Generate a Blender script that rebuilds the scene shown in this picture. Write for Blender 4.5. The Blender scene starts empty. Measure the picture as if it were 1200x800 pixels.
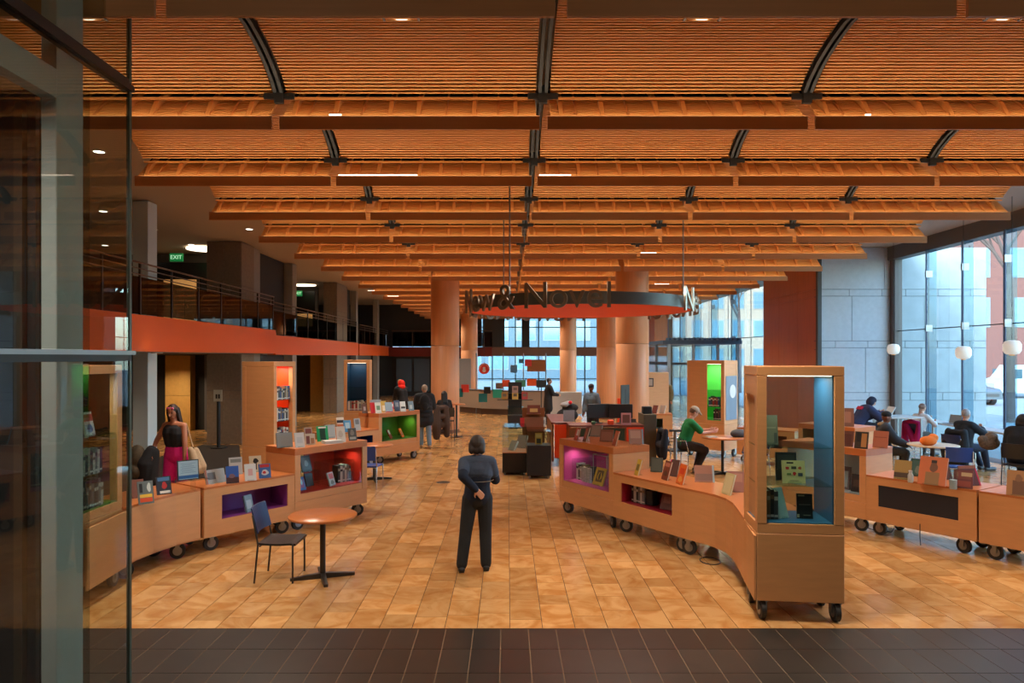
import bpy, bmesh, math, random
from mathutils import Vector, Matrix, Quaternion
R = random.Random(7)
PI = math.pi
scene = bpy.context.scene
COL = scene.collection

# ------------------------------------------------------------------ camera
CAM_H, FPX, VX, VY = 2.53, 830.0, 595.0, 418.0
cam_data = bpy.data.cameras.new('camera')
cam = bpy.data.objects.new('camera', cam_data)
COL.objects.link(cam)
cam.location = (0, 0, CAM_H)
cam.rotation_euler = (PI/2, 0, 0)
cam_data.sensor_width = 36
cam_data.lens = FPX/1200*36
cam_data.shift_x = (600-VX)/1200
cam_data.shift_y = (VY-400)/1200
cam_data.clip_end = 400
scene.camera = cam

# ------------------------------------------------------------------ world, sun, lights, exposure
world = bpy.data.worlds.new('sky'); scene.world = world
world.use_nodes = True
wn = world.node_tree; wn.nodes.clear()
sky = wn.nodes.new('ShaderNodeTexSky'); sky.sky_type = 'NISHITA'; sky.sun_disc = False
sky.sun_elevation = math.radians(32); sky.sun_rotation = math.radians(215); sky.air_density = 1.0; sky.dust_density = 1.5
bg = wn.nodes.new('ShaderNodeBackground'); bg.inputs['Strength'].default_value = 2.2
wo = wn.nodes.new('ShaderNodeOutputWorld')
wn.links.new(sky.outputs[0], bg.inputs[0]); wn.links.new(bg.outputs[0], wo.inputs[0])

scene.cycles.transparent_max_bounces = 32
scene.view_settings.view_transform = 'Standard'
scene.view_settings.look = 'None'
scene.view_settings.gamma = 1.0
scene.view_settings.use_curve_mapping = False
scene.view_settings.exposure = 0.0

def area_light(name, loc, rot, sx, sy, watts, col, spread=PI):
    d = bpy.data.lights.new(name, 'AREA'); d.shape = 'RECTANGLE'; d.size = sx; d.size_y = sy
    d.energy = watts; d.color = col; d.spread = spread
    o = bpy.data.objects.new(name, d); COL.objects.link(o); o.location = loc; o.rotation_euler = rot
    return o
WARM = (1.0, 0.80, 0.56)
ROW0, ROWD, PANEL_W, PANEL_X0, FASCIA_Z = 4.90, 2.425, 2.77, -5.17, 4.88
# linear uplights lying on top of every fascia board, washing the slats above them
for i in range(0, 17):
    y = ROW0+ROWD*i
    area_light('fascia_uplight', (1.76, y-0.055, FASCIA_Z+0.13), (PI, 0, 0), 13.6, 0.05, 25 if i < 9 else 20, WARM)
# recessed downlights over the floor, two banks for each vault
for i in range(0, 16, 2):
    y = ROW0+ROWD*i+1.3
    for x in (-3.8, 1.7, 6.6):
        area_light('recessed_downlight', (x, y, FASCIA_Z+0.02), (0, 0, 0), 0.7, 0.7, 100, (1.0, 0.85, 0.70), 2.2)
# mezzanine soffit downlights on the left
for (x, y, z, w) in ((-9.5, 14, 2.5, 16), (-9.5, 19, 2.5, 22), (-11.3, 23.0, 2.5, 40), (-9, 29, 2.5, 40), (-9, 37, 2.5, 40), (-10, 15, 5.75, 34), (-10, 21, 5.75, 40), (-9, 29, 5.75, 50), (-9, 38, 5.75, 50)):
    area_light('soffit_downlight', (x, y, z), (0, 0, 0), 0.5, 0.5, w, (1.0, 0.74, 0.46), 2.4)

for x in (-2.0, 2.0, 6.0): area_light('rear_fill', (x, 1.6, 5.75), (0, 0, 0), 0.5, 0.5, 26, (1.0, 0.84, 0.64))  # unseen fill lights added to brighten the nearest fascia boards
area_light('vestibule_fill', (-3.6, 2.6, 4.1), (0, 0, 0), 0.6, 0.6, 70, (1.0, 0.95, 0.88))  # unseen fill light added to lift the pale post
# ------------------------------------------------------------------ helpers
def lin(c):
    c = c/255.0
    return c/12.92 if c <= 0.04045 else ((c+0.055)/1.055)**2.4
def S(r, g, b): return (lin(r), lin(g), lin(b), 1)

MATS = {}
def mat(name, rgb, rough=0.5, metal=0.0, noise=None, spec=0.5, bump=0.0, emit=0.0, sheen=0):
    """rgb in 0-255 sRGB; noise = (scale, amount, stretch xyz) modulates the value"""
    if name in MATS: return MATS[name]
    m = bpy.data.materials.new(name); m.use_nodes = True; MATS[name] = m
    nt = m.node_tree; b = nt.nodes['Principled BSDF']
    b.inputs['Base Color'].default_value = S(*rgb)
    b.inputs['Roughness'].default_value = rough
    b.inputs['Metallic'].default_value = metal
    b.inputs['Specular IOR Level'].default_value = spec
    if emit:
        b.inputs['Emission Color'].default_value = S(*rgb); b.inputs['Emission Strength'].default_value = emit
    if noise:
        sc, amt = noise[0], noise[1]; st = noise[2] if len(noise) > 2 else (1, 1, 1)
        tc = nt.nodes.new('ShaderNodeTexCoord'); mp = nt.nodes.new('ShaderNodeMapping'); mp.inputs['Scale'].default_value = st
        nz = nt.nodes.new('ShaderNodeTexNoise'); nz.inputs['Scale'].default_value = sc; nz.inputs['Detail'].default_value = 4
        mr = nt.nodes.new('ShaderNodeMapRange'); mr.inputs['From Min'].default_value = 0.25; mr.inputs['From Max'].default_value = 0.75
        mr.inputs['To Min'].default_value = 1-amt; mr.inputs['To Max'].default_value = 1+amt
        mx = nt.nodes.new('ShaderNodeVectorMath'); mx.operation = 'SCALE'
        mx.inputs[0].default_value = S(*rgb)[:3]
        nt.links.new(tc.outputs['Object'], mp.inputs[0]); nt.links.new(mp.outputs[0], nz.inputs['Vector'])
        nt.links.new(nz.outputs[0], mr.inputs[0]); nt.links.new(mr.outputs[0], mx.inputs['Scale'])
        nt.links.new(mx.outputs[0], b.inputs['Base Color'])
        if bump:
            bp = nt.nodes.new('ShaderNodeBump'); bp.inputs['Strength'].default_value = bump; bp.inputs['Distance'].default_value = 0.01
            nt.links.new(nz.outputs[0], bp.inputs['Height']); nt.links.new(bp.outputs[0], b.inputs['Normal'])
    return m

def glass(name, tint=(235, 245, 245), refl=1.0, rough=0.0):
    if name in MATS: return MATS[name]
    m = bpy.data.materials.new(name); m.use_nodes = True; MATS[name] = m
    nt = m.node_tree; nt.nodes.clear()
    t = nt.nodes.new('ShaderNodeBsdfTransparent'); t.inputs[0].default_value = S(*tint)
    g = nt.nodes.new('ShaderNodeBsdfGlossy'); g.inputs['Roughness'].default_value = rough
    f = nt.nodes.new('ShaderNodeFresnel'); f.inputs[0].default_value = 1.5
    mu = nt.nodes.new('ShaderNodeMath'); mu.operation = 'MULTIPLY'; mu.inputs[1].default_value = refl; mu.use_clamp = True
    x = nt.nodes.new('ShaderNodeMixShader'); o = nt.nodes.new('ShaderNodeOutputMaterial')
    ge = nt.nodes.new('ShaderNodeNewGeometry'); fr = nt.nodes.new('ShaderNodeMath'); fr.operation = 'SUBTRACT'; fr.inputs[0].default_value = 1
    m2 = nt.nodes.new('ShaderNodeMath'); m2.operation = 'MULTIPLY'      # a pane mirrors only on its outer faces
    nt.links.new(ge.outputs['Backfacing'], fr.inputs[1])
    nt.links.new(f.outputs[0], mu.inputs[0]); nt.links.new(mu.outputs[0], m2.inputs[0]); nt.links.new(fr.outputs[0], m2.inputs[1]); nt.links.new(m2.outputs[0], x.inputs[0])
    nt.links.new(t.outputs[0], x.inputs[1]); nt.links.new(g.outputs[0], x.inputs[2]); nt.links.new(x.outputs[0], o.inputs[0])
    return m

class MB:
    """collects geometry with material slots, built into ONE mesh object"""
    def __init__(s): s.v = []; s.f = []; s.m = []; s.T = None
    def _add(s, vs, fs, mi):
        n = len(s.v)
        if s.T is not None: vs = [s.T @ Vector(p) for p in vs]
        s.v += [tuple(p) for p in vs]; s.f += [tuple(i+n for i in f) for f in fs]; s.m += [mi]*len(fs)
        return s
    def box(s, x0, x1, y0, y1, z0, z1, mi=0):
        vs = [(x0,y0,z0),(x1,y0,z0),(x1,y1,z0),(x0,y1,z0),(x0,y0,z1),(x1,y0,z1),(x1,y1,z1),(x0,y1,z1)]
        return s._add(vs, [(3,2,1,0),(4,5,6,7),(0,1,5,4),(1,2,6,5),(2,3,7,6),(3,0,4,7)], mi)
    def cbox(s, x0, x1, y0, y1, z0, z1, c, mi=0):
        """box with chamfered upright edges and top rim"""
        p = [(x0+c,y0),(x1-c,y0),(x1,y0+c),(x1,y1-c),(x1-c,y1),(x0+c,y1),(x0,y1-c),(x0,y0+c)]
        cx, cy = (x0+x1)/2, (y0+y1)/2
        def ins(q): return (q[0]+math.copysign(c, cx-q[0]), q[1]+math.copysign(c, cy-q[1]))
        r0 = [ins(q)+(z0,) for q in p]; r1 = [q+(z0+c,) for q in p]; r2 = [q+(z1-c,) for q in p]; r3 = [ins(q)+(z1,) for q in p]
        vs = r0+r1+r2+r3; fs = [tuple(range(7,-1,-1)), tuple(range(24,32))]
        for k in range(3):
            for i in range(8):
                j = (i+1) % 8; fs.append((k*8+i, k*8+j, k*8+8+j, k*8+8+i))
        return s._add(vs, fs, mi)
    def obox(s, c, ax, ay, az, hx, hy, hz, mi=0):
        c = Vector(c); ax, ay, az = Vector(ax)*hx, Vector(ay)*hy, Vector(az)*hz
        vs = [c-ax-ay-az, c+ax-ay-az, c+ax+ay-az, c-ax+ay-az, c-ax-ay+az, c+ax-ay+az, c+ax+ay+az, c-ax+ay+az]
        return s._add(vs, [(3,2,1,0),(4,5,6,7),(0,1,5,4),(1,2,6,5),(2,3,7,6),(3,0,4,7)], mi)
    def prism(s, poly, z0, z1, mi=0):
        n = len(poly); vs = [(x,y,z0) for x,y in poly]+[(x,y,z1) for x,y in poly]
        fs = [tuple(range(n-1,-1,-1)), tuple(range(n,2*n))]+[(i,(i+1)%n,n+(i+1)%n,n+i) for i in range(n)]
        return s._add(vs, fs, mi)
    def wall(s, path, z0, z1, th, mi=0):
        """upright ribbon along an xy path, th thick to its left"""
        n = len(path); off = []
        for i in range(n):
            a = Vector(path[max(i-1,0)]); b = Vector(path[min(i+1,n-1)]); d = (b-a).normalized()
            off.append((path[i][0]-d.y*th, path[i][1]+d.x*th))
        return s.prism(list(path)+off[::-1], z0, z1, mi)
    def strip(s, A, B, z0, z1, mi=0):
        return s.prism(list(A)+list(B)[::-1], z0, z1, mi)
    def cap(s, p0, p1, r0, r1=None, n=10, mi=0, ends=True):
        """tapered rod with domed ends"""
        r1 = r0 if r1 is None else r1
        p0, p1 = Vector(p0), Vector(p1); d = p1-p0; L = d.length
        d = d.normalized() if L > 1e-6 else Vector((0,0,1))
        u = d.orthogonal().normalized(); w = d.cross(u)
        rings = []
        st = [(p0, r0, -0.94, 0.35), (p0, r0, -0.6, 0.8), (p0, r0, 0, 1), (p1, r1, 0, 1), (p1, r1, 0.6, 0.8), (p1, r1, 0.94, 0.35)] if ends else [(p0,r0,0,1),(p1,r1,0,1)]
        for (c, r, a, b) in st:
            for i in range(n):
                t = 2*PI*i/n; rings.append(c+d*(r*a)+(u*math.cos(t)+w*math.sin(t))*(r*b))
        fs = [tuple(range(n-1,-1,-1)), tuple(range((len(st)-1)*n, len(st)*n))]
        for k in range(len(st)-1):
            for i in range(n):
                j = (i+1) % n; fs.append((k*n+i, k*n+j, k*n+n+j, k*n+n+i))
        return s._add(rings, fs, mi)
    def cyl(s, p0, p1, r0, r1=None, n=12, mi=0): return s.cap(p0, p1, r0, r1, n, mi, False)
    def tube(s, pts, r, n=8, mi=0):
        for a, b in zip(pts[:-1], pts[1:]): s.cap(a, b, r, r, n, mi)
        return s
    def ell(s, c, rx, ry, rz, rot=None, n=14, k=9, mi=0):
        vs = []; c = Vector(c)
        for i in range(1, k):
            a = PI*i/k
            for j in range(n):
                b = 2*PI*j/n; p = Vector((rx*math.sin(a)*math.cos(b), ry*math.sin(a)*math.sin(b), rz*math.cos(a)))
                vs.append(c+(rot @ p if rot else p))
        t = Vector((0,0,rz)); vs += [c+(rot @ t if rot else t), c-(rot @ t if rot else t)]
        N = (k-1)*n; fs = []
        for i in range(k-2):
            for j in range(n):
                q = (j+1) % n; fs.append((i*n+j, (i+1)*n+j, (i+1)*n+q, i*n+q))
        for j in range(n):
            q = (j+1) % n; fs += [(N, j, q), (N+1, (k-2)*n+q, (k-2)*n+j)]
        return s._add(vs, fs, mi)
    def lathe(s, prof, c=(0,0,0), n=24, mi=0):
        vs = []; closed = prof[0] == prof[-1]
        for (r, z) in prof:
            for j in range(n):
                b = 2*PI*j/n; vs.append((c[0]+r*math.cos(b), c[1]+r*math.sin(b), c[2]+z))
        fs = [] if closed else [tuple(range(n-1,-1,-1)), tuple(range((len(prof)-1)*n, len(prof)*n))]
        for k in range(len(prof)-1):
            for i in range(n):
                j = (i+1) % n; fs.append((k*n+i, k*n+j, k*n+n+j, k*n+n+i))
        return s._add(vs, fs, mi)
    def quad(s, a, b, c, d, mi=0): return s._add([a,b,c,d], [(0,1,2,3)], mi)
    def mesh(s, name, mats, smooth=False):
        me = bpy.data.meshes.new(name); me.from_pydata(s.v, [], s.f)
        for m in (mats if isinstance(mats, (list, tuple)) else [mats]): me.materials.append(m)
        if any(s.m): me.polygons.foreach_set('material_index', s.m)
        if smooth:
            me.polygons.foreach_set('use_smooth', [True]*len(s.f))
        me.update()
        if smooth and hasattr(me, 'set_sharp_from_angle'): me.set_sharp_from_angle(angle=math.radians(50))
        return me
    def build(s, name, mats, parent=None, smooth=False, loc=None, rz=0, label=None, kind=None):
        return place(name, s.mesh(name, mats, smooth), parent, loc, rz, label, kind)

def place(name, me, parent=None, loc=None, rz=0, label=None, kind=None):
    o = bpy.data.objects.new(name, me); COL.objects.link(o)
    if parent: o.parent = parent
    if loc: o.location = loc
    if rz: o.rotation_euler = (0, 0, rz)
    if label: o['label'] = label
    if kind: o['kind'] = kind
    return o
def tag(o, label, cat, group=None):
    o['label'] = label; o['category'] = cat
    if group: o['group'] = group
    return o
def thing(name, label, cat, loc=(0,0,0), rz=0, group=None):
    o = bpy.data.objects.new(name, None); COL.objects.link(o); o.location = loc; o.rotation_euler = (0, 0, rz)
    o.empty_display_size = 0.1
    return tag(o, label, cat, group)
def struct(name, parent=None):
    o = bpy.data.objects.new(name, None); COL.objects.link(o); o['kind'] = 'structure'
    if parent: o.parent = parent
    return o
def dup(root, loc, rz, label=None, group=None):
    r = root.copy(); COL.objects.link(r); r.location = loc; r.rotation_euler = (0, 0, rz)
    if label: r['label'] = label
    if group: r['group'] = group
    for ch in list(root.children):
        c = ch.copy(); COL.objects.link(c); c.parent = r
        for g in ch.children:
            d = g.copy(); COL.objects.link(d); d.parent = c
    return r

# ------------------------------------------------------------------ shared materials
def wood(name, rgb, rough=0.42, stretch=(2, 2, 14), amt=0.06):
    return mat(name, rgb, rough, noise=(1.6, amt, stretch), spec=0.4)
MW = wood('maple_case', (204, 146, 94))
MWT = wood('maple_top', (186, 110, 60), 0.28, (3, 30, 3))
MCW = wood('canopy_wood', (212, 140, 74), 0.5, (1, 14, 14), 0.09)
MFA = wood('fascia_wood', (186, 134, 90), 0.5, (0.6, 20, 20), 0.08)
MCOL = wood('column_veneer', (214, 154, 110), 0.4, (14, 14, 0.6), 0.07)
MPAN = wood('wall_veneer', (168, 92, 48), 0.45, (8, 8, 0.7), 0.10)
BLACK = mat('black_steel', (34, 36, 37), 0.5)
DARK = mat('dark_grey', (52, 53, 54), 0.6)
STEEL = mat('brushed_steel', (150, 152, 155), 0.35, 0.9)
CHROME = mat('chrome', (190, 190, 192), 0.2, 1.0)
RUBBER = mat('rubber', (30, 30, 31), 0.6)
CLEAR = glass('clear_acrylic', (245, 250, 250), 1.0)
PANE = glass('window_glass', (228, 242, 245), 1.0)
# ================================================================== STRUCTURE
# ---- floor: limestone tiles and a band of slate, joints recessed
def stone_mat(name, base, dark, vein, rough):
    m = bpy.data.materials.new(name); m.use_nodes = True; nt = m.node_tree; b = nt.nodes['Principled BSDF']
    N = nt.nodes.new; L = nt.links.new
    geo = N('ShaderNodeNewGeometry'); oi = N('ShaderNodeObjectInfo')
    ad = N('ShaderNodeVectorMath'); ad.operation = 'MULTIPLY_ADD'
    cx = N('ShaderNodeCombineXYZ'); L(oi.outputs['Random'], cx.inputs[0]); L(oi.outputs['Random'], cx.inputs[2])
    ad.inputs[1].default_value = (37, 0, 53); L(cx.outputs[0], ad.inputs[0]); L(geo.outputs['Position'], ad.inputs[2])
    # tile to tile variation for joined tiles: white noise on the island
    rnd = N('ShaderNodeMath'); rnd.operation = 'ADD'; L(oi.outputs['Random'], rnd.inputs[0]); L(geo.outputs['Random Per Island'], rnd.inputs[1])
    fr = N('ShaderNodeMath'); fr.operation = 'FRACT'; L(rnd.outputs[0], fr.inputs[0])
    n1 = N('ShaderNodeTexNoise'); n1.inputs['Scale'].default_value = 2.6; n1.inputs['Detail'].default_value = 7; n1.inputs['Distortion'].default_value = 1.6
    L(ad.outputs[0], n1.inputs['Vector'])
    r1 = N('ShaderNodeValToRGB'); r1.color_ramp.elements[0].position = 0.32; r1.color_ramp.elements[0].color = S(*vein)
    r1.color_ramp.elements[1].position = 0.62; r1.color_ramp.elements[1].color = S(*base)
    L(n1.outputs[0], r1.inputs[0])
    mr = N('ShaderNodeMapRange'); mr.inputs['To Min'].default_value = 0.74; mr.inputs['To Max'].default_value = 1.14; L(fr.outputs[0], mr.inputs[0])
    sc = N('ShaderNodeVectorMath'); sc.operation = 'SCALE'; L(r1.outputs[0], sc.inputs[0]); L(mr.outputs[0], sc.inputs['Scale'])
    n2 = N('ShaderNodeTexNoise'); n2.inputs['Scale'].default_value = 5.5; n2.inputs['Detail'].default_value = 8; n2.inputs['Roughness'].default_value = 0.7; n2.inputs['Distortion'].default_value = 2.5
    L(ad.outputs[0], n2.inputs['Vector'])
    r2 = N('ShaderNodeMapRange'); r2.inputs['From Min'].default_value = 0.61; r2.inputs['From Max'].default_value = 0.75; L(n2.outputs[0], r2.inputs[0])
    mx = N('ShaderNodeMix'); mx.data_type = 'RGBA'; mx.inputs[7].default_value = S(*dark)
    m2 = N('ShaderNodeMath'); m2.operation = 'MULTIPLY'; m2.inputs[1].default_value = 0.55; L(r2.outputs[0], m2.inputs[0])
    L(m2.outputs[0], mx.inputs[0]); L(sc.outputs[0], mx.inputs[6]); L(mx.outputs[2], b.inputs['Base Color'])
    b.inputs['Roughness'].default_value = rough; b.inputs['Specular IOR Level'].default_value = 0.5
    MATS[name] = m
    return m
MTILE = stone_mat('limestone', (206, 160, 104), (112, 84, 56), (180, 124, 66), 0.18)
MSLATE = stone_mat('slate', (50, 46, 42), (38, 35, 32), (44, 41, 38), 0.30)
MGROUT = mat('floor_grout', (54, 38, 26), 0.8)
floor = MB().box(-17, 12.2, 6.605, 47, -0.20, -0.006).box(-17, 12.2, -3, 6.595, -0.20, -0.003, 1).build('floor', [MGROUT, mat('slate_grout', (120, 98, 74), 0.8)], kind='structure')
tiles = []
TW = 0.305
for k in range(-52, 38):
    x0 = 0.02+k*TW
    if x0 < -16.5 or x0 > 11.9: continue
    y = 6.6; first = True
    while y < 45.5:
        L = R.choice((0.28, 0.42, 0.42, 0.56, 0.56, 0.7))
        if first: L *= R.uniform(0.4, 1.0); first = False
        tiles.append((x0+0.003, x0+TW-0.003, y+0.003, min(y+L-0.002, 45.8))); y += L
def in_view(t):
    cx, cy = (t[0]+t[1])/2, (t[2]+t[3])/2
    px = VX+FPX*cx/cy
    # the glass vestibule and the big case hide some floor
    return 100 < px < 1200 and not (886 < px < 985 and cy > 7.2 and cy < 9.5)
near = sorted([t for t in tiles if in_view(t)], key=lambda t: t[2])[:300]
nearset = set(near)
tile_meshes = {}
for t in near:
    w, l = t[1]-t[0], t[3]-t[2]; key = (round(w, 3), round(l, 2))
    if key not in tile_meshes:
        tile_meshes[key] = MB().box(-w/2, w/2, -l/2, l/2, -0.012, 0).mesh('stone_tile', MTILE)
    place('stone_tile', tile_meshes[key], floor, ((t[0]+t[1])/2, (t[2]+t[3])/2, 0))
rest = MB()
for t in tiles:
    if t not in nearset: rest.box(t[0], t[1], t[2], t[3], -0.012, 0)
rest.build('stone_tiling', MTILE, floor, kind='stuff')
sl = MB().box(-0.1235, 0.1235, -0.2290, 0.2290, -0.012, 0).mesh('slate_tile', MSLATE)
rest = MB()
for j in range(0, 12):
    for k in range(-32, 46):
        x = -0.063+0.2546*(k+0.5); y = 6.6-0.465*(j+0.5)
        px = VX+FPX*x/max(y, .1); py = VY+FPX*CAM_H/max(y-0.25, .1)
        if j < 3 and -40 < px < 1240: place('slate_tile', sl, floor, (x, y, 0))
        else: rest.box(x-0.1248, x+0.1248, y-0.2299, y+0.2299, -0.012, 0)
rest.build('slate_tiling', MSLATE, floor, kind='stuff')
MB().box(-17, 12, 6.594, 6.606, -0.01, 0.001).build('edge_strip', mat('brass_strip', (120, 92, 50), 0.4, 0.6), floor)
MB().prism([(-8.9, 10), (-5.6, 10), (-5.6, 15.0), (-7.7, 20.3), (-8.75, 20.3), (-8.75, 18)], 0.001, 0.008).build('carpet', mat('dark_carpet', (50, 44, 38), 0.95, noise=(300, 0.2)), floor)

# ---- plaster ceiling and the slatted vaults that hang below it
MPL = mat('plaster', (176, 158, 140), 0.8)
ceiling = MB().box(-17, 12.2, -3, 47, 5.9, 6.1).build('ceiling', MPL, kind='structure')
PROF = [(0.02, 0.14), (0.14, 0.245), (0.27, 0.36), (0.45, 0.50), (0.7, 0.64), (1.0, 0.74), (1.35, 0.785), (1.65, 0.77), (1.95, 0.715), (2.2, 0.64), (2.42, 0.535), (2.56, 0.43)]
def profile(step):
    out = []; acc = 0
    segs = list(zip(PROF[:-1], PROF[1:])); tot = sum(math.dist(a, b) for a, b in segs)
    n = int(tot/step)
    for q in range(n+1):
        s = q*step
        for a, b in segs:
            d = math.dist(a, b)
            if s <= d+1e-9:
                t = s/d; out.append((a[0]+(b[0]-a[0])*t, a[1]+(b[1]-a[1])*t, (b[0]-a[0])/d, (b[1]-a[1])/d)); break
            s -= d
    return out
GAP = 0.075
def slat_mesh(step):
    mb = MB()
    for (u, w, du, dw) in profile(step):
        mb.obox((PANEL_W/2, u, w), (1,0,0), (0,du,dw), (0,-dw,du), PANEL_W/2-GAP, step*0.20, 0.015)
    return mb.mesh('slats', MSLAT)
MSLAT = mat('slat_wood', (232, 164, 88), 0.5)
slat_near, slat_far = slat_mesh(0.0405), slat_mesh(0.058)
def rib_mesh(x, th, off, umax):
    mb = MB(); pr = [p for p in profile(0.10) if p[0] < umax]
    for a, b in zip(pr[:-1], pr[1:]):
        na, nb = Vector((0, -a[3], a[2])), Vector((0, -b[3], b[2]))
        A, B = Vector((x, a[0], a[1])), Vector((x, b[0], b[1])); X = Vector((th, 0, 0))
        lo = 0.014; ha, hb = [0.016+off*min(1, max(0, (p[0]-.02)/.16)) for p in (a, b)]
        vs = [A+na*lo-X, A+na*lo+X, A+na*ha+X, A+na*ha-X, B+nb*lo-X, B+nb*lo+X, B+nb*hb+X, B+nb*hb-X]
        mb._add(vs, [(0,1,2,3),(7,6,5,4),(0,4,5,1),(1,5,6,2),(2,6,7,3),(3,7,4,0)], 0)
    return mb.mesh('rib', MCW)
RIBS = [rib_mesh(x, 0.022, 0.06, 2.5) for x in (0.18, 0.61, 1.18, 1.47, 2.05, 2.48)]
THIN = [rib_mesh(x, 0.010, 0.025, 2.5) for x in (0.34, 0.88, 1.76, 2.3)]
fascia_me = MB().box(GAP*0.55, PANEL_W-GAP*0.55, -0.012, 0.018, 0, 0.14).mesh('fascia', MFA)
def bar_mesh():
    mb = MB(); pr = [p for p in profile(0.12) if p[0] > 0.55]
    for a, b in zip(pr[:-1], pr[1:]):
        for dx in (-0.032, 0.032):
            A, B = Vector((dx, a[0], a[1])), Vector((dx, b[0], b[1])); d = (B-A).normalized(); nrm = Vector((0, -d.z, d.y))
            mb.obox((A+B)/2-nrm*0.02, (1,0,0), d, nrm, 0.017, (B-A).length/2+0.008, 0.03)
    u, w = PROF[-1]
    mb.box(-0.045, 0.045, u-0.05, u+0.0, w-0.12, w+0.06)
    return mb.mesh('joint_bar', BLACK)
bar_me = bar_mesh()
u_, w_ = PROF[-1]
mb_ = MB(); pr_ = [p for p in profile(0.1) if p[0] > 0.26]
for a_, b_ in zip(pr_[:-1], pr_[1:]):
    na_, nb_ = (-a_[3]*0.03, a_[2]*0.03), (-b_[3]*0.03, b_[2]*0.03)
    mb_.quad((GAP, a_[0]+na_[0], a_[1]+na_[1]), (PANEL_W-GAP, a_[0]+na_[0], a_[1]+na_[1]), (PANEL_W-GAP, b_[0]+nb_[0], b_[1]+nb_[1]), (GAP, b_[0]+nb_[0], b_[1]+nb_[1]))
shade_me = mb_.mesh('shade_backing', mat('gap_shade', (26, 20, 17), 0.95))  # dark sheet added above the slats so their gaps read dark
bracket_me = MB().box(-0.16, 0.16, u_-0.03, u_+0.0, w_-0.075, w_-0.015).mesh('bracket', BLACK)
edge_me = MB().box(0.1, PANEL_W-0.1, u_-0.02, u_+0.005, w_-0.075, w_-0.052).mesh('edge_batten', MCW)
for r in range(0, 17):
    for c in range(5):
        p = bpy.data.objects.new('slat_panel', None); COL.objects.link(p); p.parent = ceiling
        p.location = (PANEL_X0+PANEL_W*c, ROW0+ROWD*r, FASCIA_Z); p.empty_display_size = 0.1
        s = place('slats', slat_near if r < 5 else slat_far, p); s['kind'] = 'stuff'
        place('fascia', fascia_me, p)
        place('shade_backing', shade_me, p)
        for m in RIBS: place('rib', m, p)
        if r < 4:
            for m in THIN: place('thin_rib', m, p)
        if r < 8: place('edge_batten', edge_me, p)
        if c > 0 and r < 5:
            place('joint_bar', bar_me, p); place('bracket', bracket_me, p)

TUBE = mat('tube_glow', (255, 240, 220), .4, emit=2.2)
for (px0, px1, r) in ((397, 489, 2), (632, 669, 2), (386, 400, 1), (1014, 1020, 1), (751, 769, 5), (767, 784, 8), (431, 439, 9), (454, 467, 10)):
    y = ROW0+ROWD*r+.003; MB().box((px0-VX)/FPX*y, (px1-VX)/FPX*y, y-.012, y+.012, FASCIA_Z+.141, FASCIA_Z+.158).build('light_tube', TUBE, ceiling)
# ---- right side: stone end wall, steel beam, glass wall, veneer wall, far glass
MST = mat('wall_stone', (186, 190, 194), 0.8, noise=(9, 0.06), bump=0.05)
MST2 = mat('pier_stone', (132, 116, 98), 0.75, noise=(14, 0.12))
MJOINT = mat('stone_joint', (84, 86, 90), 0.9)
def stone_wall(name, x0, x1, y, courses, m, depth=0.3, wide=2.05, narrow=1.0, seed=3):
    rr = random.Random(seed)
    w = MB().box(x0, x1, y, y+depth, courses[0], courses[-1]).build(name, MJOINT, kind='structure')
    for i, (z0, z1) in enumerate(zip(courses[:-1], courses[1:])):
        L = wide if z1-z0 > 0.5 else narrow
        x = x0-rr.uniform(0, L*0.8)
        while x < x1:
            a, b = max(x, x0), min(x+L, x1)
            if b-a > 0.05: MB().cbox(a+0.006, b-0.006, y-0.022, y+0.01, z0+0.006, z1-0.006, 0.004).build('stone_panel', m, w)
            x += L
    return w
COURSES = [0, 1.19, 1.43, 2.81, 3.02, 4.40, 4.61, 5.9]
stone_wall('wall_back_right', 9.58, 11.86, 21.85, COURSES, MST)
stone_wall('wall_outside', 12.0, 14.75, 21.85, [-0.5]+COURSES[1:], mat('outside_stone', (136, 146, 148), 0.8, noise=(3, 0.10)), seed=5)
MB().box(11.78, 12.0, 21.55, 21.84, 0, 5.9).build('trim_1', mat('bronze_post', (88, 78, 72), 0.5), kind='structure')
MB().box(9.50, 9.62, 21.70, 21.85, 0, 5.9).build('trim_2', mat('dark_reveal', (56, 48, 44), 0.5), kind='structure')
MB().box(11.70, 12.05, -3, 21.9, 5.50, 5.9).build('trim_3', mat('beam_steel', (92, 88, 88), 0.55), kind='structure')
MMUL = mat('mullion_blue_grey', (60, 70, 92), 0.4, 0.5)
def glass_wall(name, x, ys, zs, transom, fins):
    w = struct(name)
    for a, b in zip(ys[:-1], ys[1:]):
        for z0, z1 in zip(zs[:-1], zs[1:]):
            MB().box(x-0.008, x+0.008, a+0.008, b-0.008, z0+0.008, z1-0.008).build('pane', PANE, w)
    MB().box(x-0.03, x+0.02, ys[0], ys[-1], transom-0.012, transom+0.012).build('transom', DARK, w)
    for y in fins:
        MB().box(x-0.32, x-0.04, y-0.012, y+0.012, 0, zs[-1]).build('glass_fin', glass('fin_glass', (205, 225, 235)), w)
        f = MB().box(x-0.33, x-0.30, y-0.02, y+0.02, 0, zs[-1]).build('mullion', MMUL, w)
        for z in (transom, transom+1.5):
            MB().box(x-0.34, x-0.16, y-0.03, y+0.03, z-0.09, z+0.09).build('spider_fitting', STEEL, f)
    for y in ys[1:-1]:
        MB().box(x-0.012, x+0.012, y-0.008, y+0.008, zs[0], zs[-1]).build('joint_seal', MMUL, w)
    return w
ysR = [21.55-1.52*i for i in range(0, 10)][::-1]
MB().box(11.85, 12.05, -3, ysR[0], 0, 5.5).build('wall_right', mat('rear_wall', (110, 104, 98), 0.8), kind='structure')
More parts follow.
